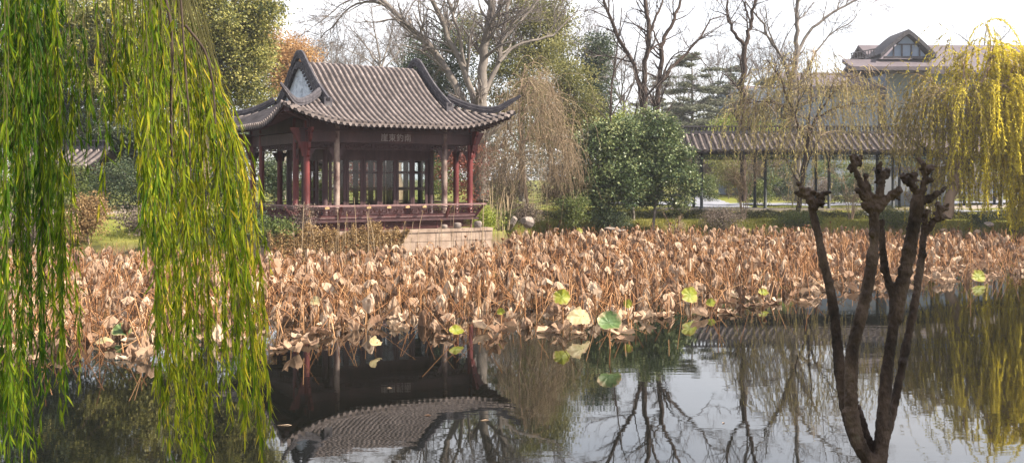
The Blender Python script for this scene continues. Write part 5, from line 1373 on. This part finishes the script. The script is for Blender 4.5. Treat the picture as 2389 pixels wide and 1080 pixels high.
# ------------------------------------------------------------------ pollarded tree near the camera
YP = 4.6
b = P(2045, 1120, YP); zb = zg(b[0], b[1]); pol = thing('pollarded_tree', 'dark pollarded tree with knobbly fists on bare limbs by the near bank', 'tree', (b[0], b[1], zb))
def q2(x, y): return (1820 + x/1.4587, 340 + y/1.4587)
def ptube(mb, pts, w0, w1, dy0=0, dy1=0, n=26, seed=0, bumpy=.07):
    r = np.random.default_rng(seed)
    p = resample(np.array([P(*q2(*a), YP + dy0 + (dy1 - dy0)*k/(len(pts)-1)) for k, a in enumerate(pts)]), n)
    R = .93*np.linspace(w0, w1, n)/1.4587/F*YP/2
    R = R*(1 + bumpy*r.normal(size=n)); mb.tubes(p, R, 10, .5, cap=True); return p
def finish(mb, name, mat, parent, vox, disp, bake=True):
    o = mb.build(name, mat, parent)
    rm = o.modifiers.new('remesh', 'REMESH'); rm.mode = 'VOXEL'; rm.voxel_size = vox; rm.use_smooth_shade = True
    sm = o.modifiers.new('smooth', 'SMOOTH'); sm.iterations = 1 if vox < .005 else 3; sm.factor = .4
    tx = bpy.data.textures.new(name + '_lumps', 'CLOUDS'); tx.noise_scale = .014 if vox < .005 else .02; tx.noise_depth = 4
    dm = o.modifiers.new('lumps', 'DISPLACE'); dm.texture = tx; dm.strength = disp; dm.mid_level = .5; dm.texture_coords = 'LOCAL'
    return o
base_pt = (300, 1105)
t_ = MB()
p0 = np.array([b[0], b[1], zb - .15]); p1 = P(*q2(312, 1090), YP); p2 = P(*q2(318, 1050), YP)
t_.tubes(resample([p0, p1*.7 + p0*.3, p1, p2], 14), np.concatenate([np.linspace(.13, .085, 9), [.08, .07, .055, .04, .02]]), 14, .5, cap=True)
ptube(t_, [(108, 215), (122, 270), (142, 370), (176, 505), (190, 620), (205, 790), (222, 890), (250, 985), (300, 1080)], 28, 50, .14, .02, seed=1)
ptube(t_, [(320, 225), (322, 330), (300, 480), (270, 600), (243, 700), (240, 810), (242, 915), (262, 1010), (310, 1085)], 36, 56, -.10, 0, seed=2)
ptube(t_, [(345, 250), (346, 350), (362, 450), (393, 525), (392, 580), (372, 700), (355, 850), (352, 970), (335, 1085)], 24, 58, .10, .0, seed=3)
ptube(t_, [(472, 165), (462, 230), (450, 300), (424, 440), (400, 540), (390, 600)], 46, 54, .02, .06, seed=4)
ptube(t_, [(490, 285), (480, 400), (455, 560), (425, 700), (395, 850), (370, 960), (335, 1075)], 27, 36, .22, .05, seed=5)
ptube(t_, [(262, 880), (285, 950), (303, 1010), (330, 1070)], 22, 34, .10, .02, seed=6)
rk = np.random.default_rng(77)
for (x, y, dy) in ((128, 300, .13), (140, 405, .12), (185, 560, .10), (316, 300, -.1), (225, 905, -.02), (402, 500, .06), (372, 640, .06), (440, 345, .03), (468, 450, .2), (484, 370, .2), (415, 735, .12), (348, 420, .09), (300, 505, -.08)):
    c = P(*q2(x + rk.uniform(-9, 9), y), YP + dy - .012); z = np.array([-1, -.5, 0, .5, 1])*.02; t_.tubes(c + np.stack([z*0, z*0, z], 1), np.array([.004, .014, .018, .014, .004]), 7, .5, cap=True)
finish(t_, 'trunk', MT['bark_pollard'], pol, .006, .013)
HEADS = [([[(112, 230), (105, 195), (85, 170), (68, 158)], [(112, 220), (128, 185), (140, 165), (148, 160)], [(105, 190), (100, 165), (96, 146)], [(118, 200), (135, 200), (148, 195)], [(85, 170), (78, 150), (70, 142)]], .13, [(110, 200, 26)]),
         ([[(320, 240), (300, 195), (285, 150), (268, 115), (255, 80), (245, 45), (240, 32)], [(252, 70), (264, 50), (278, 36)], [(300, 195), (275, 160), (258, 150)], [(322, 230), (335, 185), (345, 130), (352, 85)], [(345, 120), (335, 95), (332, 78)], [(350, 110), (362, 92), (368, 80)], [(325, 225), (355, 190), (385, 160), (410, 138)], [(320, 210), (305, 165), (290, 118), (292, 95)], [(300, 215), (285, 205), (280, 195)], [(375, 172), (395, 165), (412, 150)]], -.10, [(318, 205, 40), (330, 175, 26), (290, 150, 22)]),
         ([[(472, 185), (458, 150), (445, 125), (432, 108)], [(445, 125), (452, 105), (460, 96)], [(475, 180), (488, 140), (493, 95), (488, 70), (490, 55)], [(492, 90), (505, 78), (515, 68)], [(482, 190), (515, 178), (535, 165), (552, 156)], [(490, 120), (508, 112), (515, 120)], [(440, 130), (425, 118), (420, 112)]], .02, [(475, 175, 30), (492, 110, 24), (490, 150, 24)]),
         ([[(490, 305), (492, 260), (497, 235), (500, 214)], [(490, 300), (520, 265), (540, 235), (558, 208)], [(535, 245), (552, 245), (560, 240)], [(492, 250), (484, 232), (488, 220)], [(540, 240), (540, 215), (546, 205)]], .22, [(494, 275, 24), (515, 262, 22)])]
for hi, (brs, dy, blobs) in enumerate(HEADS):
    hm = MB()
    for k, br in enumerate(brs): ptube(hm, br, 31 if hi < 3 else 26, 15, dy, dy + rk.uniform(-.06, .06), 14, 40 + hi*10 + k, .2)
    for (x, y, s) in blobs:
        c = P(*q2(x, y), YP + dy); R = s/1.4587/F*YP*.42; z = np.array([-1, -.75, 0, .75, 1])*R; hm.tubes(c + np.stack([z*0, z*0, z], 1), np.sqrt(np.maximum(R*R - z*z, (R*.08)**2)), 12, .5, cap=True)
    for k in range(26):          # stubs and burrs
        br = brs[k % len(brs)]; e = np.array(br[-1]); m0 = np.array(br[max(0, len(br) - 3)]); f_ = rk.uniform(0, 1.0); x, y = m0 + (e - m0)*f_
        c = P(*q2(x + rk.normal()*4, y + rk.normal()*4), YP + dy); dd = nrm(rk.normal(size=3) + [0, -.2, .35]); L_ = rk.uniform(.018, .042)
        hm.tubes(c + dd*L_*np.array([0, .4, .75, 1.0])[:, None], rk.uniform(.008, .0125)*np.array([1.2, 1.0, .8, .55]), 7, .5, cap=True)
    finish(hm, 'pollard_head', MT['bark_pollard'], pol, .0042, .015)

# ------------------------------------------------------------------ green willow hanging in front of the lens
wl = thing('willow_tree', 'near green weeping willow whose leafy strands curtain the left side', 'tree', (-4.4, 4.4, zg(-4.4, 4.4)))
tr = MB(); g0 = np.array([-4.4, 4.4, zg(-4.4, 4.4) - .1])
tr.tubes(resample([g0, g0 + [.1, 0, 1.6], g0 + [.5, .1, 2.9], g0 + [1.5, .1, 3.7], [-1.6, 4.6, 5.3], [-.5, 4.6, 5.5], [.5, 4.5, 5.4]], 26), np.linspace(.26, .035, 26), 12, .5)
for q in ([[-3.6, 4.5, 4.6], [-2.9, 4.0, 5.1], [-1.9, 3.6, 5.2], [-.9, 3.5, 5.0]], [[-3.9, 4.4, 4.0], [-3.4, 4.9, 5.0], [-2.6, 5.4, 5.5], [-1.5, 5.6, 5.5]], [[-2.4, 4.5, 5.0], [-1.9, 4.9, 5.2], [-1.3, 5.3, 5.1], [-.9, 5.3, 4.8]]):
    tr.tubes(resample(q, 16), np.linspace(.09, .02, 16), 8, .5)
tr.build('trunk', MT['bark_grey'], wl)
br = MB()
for pts, r0, Y in (([(378, -60), (386, 0), (400, 55), (402, 125), (398, 250), (402, 420), (398, 600)], .009, 4.8), ([(415, -60), (424, 20), (428, 110), (440, 250), (445, 420)], .006, 4.5), ([(432, 60), (462, 95), (482, 125), (497, 190), (503, 290)], .007, 4.1)):
    br.tubes(resample([P(x, y, Y) for x, y in pts], 20), np.linspace(r0, r0*.5, 20), 6, .5)
br.build('hanging_branches', MT['bark_dark'], wl)
rw = np.random.default_rng(801)
ROPES = [  # x at the top, x at the end, end row, strands, tone, first leafy row
    (8, 14, 1160, 8, .34, -300), (34, 42, 1130, 7, .40, -300), (58, 64, 1110, 7, .14, -300), (84, 98, 950, 7, .26, -300), (108, 128, 900, 6, .36, -300), (126, 158, 980, 6, .48, -300), (150, 190, 920, 2, .5, -300),
    (100, 108, 640, 4, .12, -300), (132, 142, 480, 4, .22, -300), (165, 176, 380, 3, .30, -300), (194, 214, 330, 3, .36, -300), (214, 242, 480, 2, .42, -300), (252, 270, 290, 3, .38, -300), (282, 298, 280, 3, .48, -300), (298, 324, 440, 4, .55, -300),
    (316, 342, 560, 4, .60, -300), (344, 364, 650, 4, .5, -300), (338, 372, 1000, 5, .5, -300), (360, 396, 1090, 6, .55, -300), (380, 422, 1140, 6, .60, -60), (400, 446, 1150, 6, .5, -30), (416, 470, 1120, 6, .62, 20), (436, 500, 1110, 6, .66, 0), (452, 528, 1070, 5, .6, 20), (462, 552, 930, 6, .48, 60),
    (476, 586, 1050, 5, .64, 90), (500, 612, 1130, 8, .72, 110), (512, 628, 980, 5, .78, 160), (545, 606, 520, 2, .7, 380)] + [(x, x + 12, e, 6, t, -300) for x, e, t in ((22, 260, .2), (74, 330, .16), (270, 150, .4), (362, 220, .5), (50, 480, .18), (340, 150, .4))]
SX, SR, LC, LD, LT, LS = [], [], [], [], [], []
for (x0, x1, ye, n, tone, yl) in ROPES:
    Yr = rw.uniform(4.2, 6.0); ph0 = rw.uniform(0, 6.28)
    for k in range(n):
        Y = Yr + rw.normal()*.12; y1 = ye - abs(rw.normal())*min(190, ye*.22); y0 = -110
        N = 24; t = np.linspace(0, 1, N); ph = ph0 + rw.normal()*.5
        xx = x0 + rw.normal()*8 + (x1 - x0)*t**.9 + rw.normal()*7*t + 6*np.sin(t*5 + ph)*t + 3*np.sin(t*14 + ph*2)*t
        if yl > -100: xc0 = 395 + .25*(x0 - 380) + rw.normal()*14; xx = xc0 + (xx - xc0)*np.clip(((y0 + (y1 - y0)*t + 110)/(yl + 360)), 0, 1)**.75
        Z = np.array([P(a, y0 + (y1 - y0)*tt, Y + .06*math.sin(3*tt + ph)) for a, tt in zip(xx, t)])
        SX.append(Z); SR.append(np.linspace(.0024, .0010, N)); tn = np.clip(tone + rw.normal(0, .11), .03, .97)
        def dress(Z, per, s=1.0):
            Ls_ = np.linalg.norm(np.diff(Z, axis=0), axis=1).sum(); m = int(Ls_*per)
            if m < 1: return
            f = np.sort(rw.random(m))*(len(Z) - 1.001); i = f.astype(int); w_ = (f - i)[:, None]
            c = Z[i]*(1-w_) + Z[i+1]*w_
            row = YH - (c[:, 2] - H)*F/c[:, 1]; ok = (row > yl - 40*rw.random(m)) & (rw.random(m) < np.clip((row - yl)/160 + .2, 0, 1)) & (row > -60) & (rw.random(m) < (1.0 if x0 < 135 else np.clip(.34 + row/520, .34, 1)))
            c = c[ok]; i = i[ok]
            T = nrm(Z[np.minimum(i+1, len(Z)-1)] - Z[i]); q = nrm(rw.normal(size=c.shape)*[1, 1, .2]); a = np.where(rw.random(len(c)) < .8, rw.uniform(.04, .42, len(c)), rw.uniform(.4, 1.0, len(c)))[:, None]
            LC.append(c); LD.append(nrm(T*np.cos(a) + q*np.sin(a) + [0, 0, -.3])); LT.append(np.clip(tn + rw.normal(0, .15, len(c)) + (rw.random(len(c)) < .03)*.4, 0, 1)); LS.append(s*rw.uniform(.5, 1.2, len(c)))
        dress(Z, 58)
        for q in range(rw.integers(1, 4)):            # side shoots
            i = rw.integers(5, N-2); L_ = rw.uniform(.2, .5); tt = np.linspace(0, 1, 9)
            e = Z[i] + np.stack([np.sin(tt*1.4)*rw.normal()*.03, np.sin(tt*1.4)*rw.normal()*.03, -L_*tt**1.15], 1)
            SX.append(resample(e, N)); SR.append(np.linspace(.002, .001, N)); dress(e, 56, .85)
st = MB(); st.tubes(np.array(SX), np.array(SR), 4, np.full(len(SX), .3)); st.build('strands', MT['strand'], wl)
C = np.vstack(LC); D = np.vstack(LD); T = np.concatenate(LT); S = np.concatenate(LS); n = len(C)
# each leaf: a slender blade in three segments that curves downward
Sd = nrm(np.cross(D, rw.normal(size=(n, 3)))); Nn = np.cross(Sd, D); L_ = .080*S; W = .0092*rw.uniform(.8, 1.25, n)*np.sqrt(S)
V = []; cur = rw.normal(.14, .16, n)
for f, w_ in ((0, .12), (.3, .9), (.65, .75), (1, .03)):
    ctr = C + D*(L_*f)[:, None] + Nn*(cur*L_*f*f)[:, None] + np.array([0, 0, -1])*(.18*L_*f*f)[:, None]
    V += [ctr + Sd*(W*w_/2)[:, None], ctr - Sd*(W*w_/2)[:, None]]
V = np.stack(V, 1).reshape(-1, 3)
fq = np.array([[0, 1, 3, 2], [2, 3, 5, 4], [4, 5, 7, 6]]); Fq = (np.arange(n)[:, None, None]*8 + fq[None]).reshape(-1, 4)
lm = MB(); lm.add(V, Fq, np.repeat(T, 8)); lm.build('crown', MT['willow_near'], wl)
# ------------------------------------------------------------------ unseen tree added on the right to shade the pollard
leafy('evergreen_tree', 'unseen dense evergreen added right of the view to shade the pollarded tree', 'tree', [], (0, 0), 1, 'evergreen') if False else None
def shade_tree(label, x, y, h, R, seed):
    r = np.random.default_rng(seed); b = np.array([x, y, zg(x, y) - .05])
    root = thing('evergreen_tree', label, 'tree', b, 0)
    m = MB(); m.tubes(resample([b, b + [.1, 0, h*.5], b + [0, 0, h]], 14)[None], np.linspace(.2, .05, 14)[None], 10, .5); m.build('trunk', MT['bark_grey'], root)
    c = b + [0, 0, h*.72] + ell(r, 260, .5)*[R, R, h*.36]; idx = np.repeat(np.arange(260), 60)
    pos = c[idx] + r.normal(size=(len(idx), 3))*.3
    lf = MB(); lf.leaves(pos, r.normal(size=pos.shape), .16, .09, r); lf.build('crown', MT['evergreen'], root)
shade_tree('unseen dense evergreen added right of the view to shade the pollarded tree', 7.6, 2.6, 8.5, 2.3, 901)

# ------------------------------------------------------------------ light, air, camera
SUN_EL, SUN_V = R8(42), nrm(np.array([.965, -.26]))
S = Vector((SUN_V[0]*math.cos(SUN_EL), SUN_V[1]*math.cos(SUN_EL), math.sin(SUN_EL)))
ld = bpy.data.lights.new('sun', 'SUN'); ld.energy = SUN_E; ld.angle = R8(.6); ld.color = (1.0, .90, .76)
lo_ = bpy.data.objects.new('sun', ld); COL.objects.link(lo_); lo_.rotation_euler = S.to_track_quat('Z', 'Y').to_euler()
wd = bpy.data.worlds.new('World'); SC.world = wd; wd.use_nodes = True
N, L = wd.node_tree.nodes, wd.node_tree.links
bg = N['Background']; sk = N.new('ShaderNodeTexSky'); sk.sky_type = 'NISHITA'; sk.sun_disc = False
sk.sun_elevation = SUN_EL; sk.sun_rotation = math.atan2(SUN_V[0], SUN_V[1]); sk.air_density = SKY_AIR; sk.dust_density = SKY_DUST; sk.ozone_density = 1.0
# thin high cloud whitening the sky
tcw = N.new('ShaderNodeTexCoord'); mpw = N.new('ShaderNodeMapping'); mpw.inputs['Scale'].default_value = (1, 1, 3)
nw = N.new('ShaderNodeTexNoise'); nw.inputs['Scale'].default_value = 1.6; nw.inputs['Detail'].default_value = 4
L.new(tcw.outputs['Generated'], mpw.inputs[0]); L.new(mpw.outputs[0], nw.inputs['Vector'])
mr = N.new('ShaderNodeMapRange'); mr.inputs[1].default_value = .3; mr.inputs[2].default_value = .7; mr.inputs[3].default_value = CLOUD[0]; mr.inputs[4].default_value = CLOUD[1]
L.new(nw.outputs['Fac'], mr.inputs[0])
mxw = N.new('ShaderNodeMix'); mxw.data_type = 'RGBA'; L.new(mr.outputs[0], mxw.inputs[0]); L.new(sk.outputs[0], mxw.inputs[6])
mxw.inputs[7].default_value = (*CLOUD_C, 1)
L.new(mxw.outputs[2], bg.inputs['Color']); bg.inputs['Strength'].default_value = SKY_S
if HAZE:
    hz = MB(); hz.box((0, 60, 17), (360, 200, 40))
    m, t, NN, LL = nt('thin_haze'); out = NN.new('ShaderNodeOutputMaterial'); pv_ = NN.new('ShaderNodeVolumePrincipled')
    pv_.inputs['Density'].default_value = HAZE; pv_.inputs['Color'].default_value = (.86, .88, .95, 1); pv_.inputs['Anisotropy'].default_value = .3
    LL.new(pv_.outputs[0], out.inputs['Volume'])
    tag(hz.build('haze', m, smooth=False), kind='stuff')
cd = bpy.data.cameras.new('camera'); cam = bpy.data.objects.new('camera', cd); COL.objects.link(cam); SC.camera = cam
cam.location = (0, 0, H); cam.rotation_euler = (math.pi/2, 0, 0)
cd.sensor_fit = 'HORIZONTAL'; cd.sensor_width = 36; cd.lens = 36*F/2389; cd.shift_y = -(540 - YH)/2389
cd.clip_start = .1; cd.clip_end = 6000
cd.dof.use_dof = True; cd.dof.focus_distance = 30; cd.dof.aperture_fstop = 14
SC.view_settings.view_transform = 'Standard'; SC.view_settings.look = 'None'; SC.view_settings.gamma = 1; SC.view_settings.exposure = EXPO
SC.cycles.max_bounces = 7; SC.cycles.diffuse_bounces = 3; SC.cycles.glossy_bounces = 3; SC.cycles.transmission_bounces = 4; SC.cycles.transparent_max_bounces = 10; SC.cycles.volume_bounces = 0
SC.cycles.use_denoising = True
SC.cycles.sample_clamp_indirect = 6
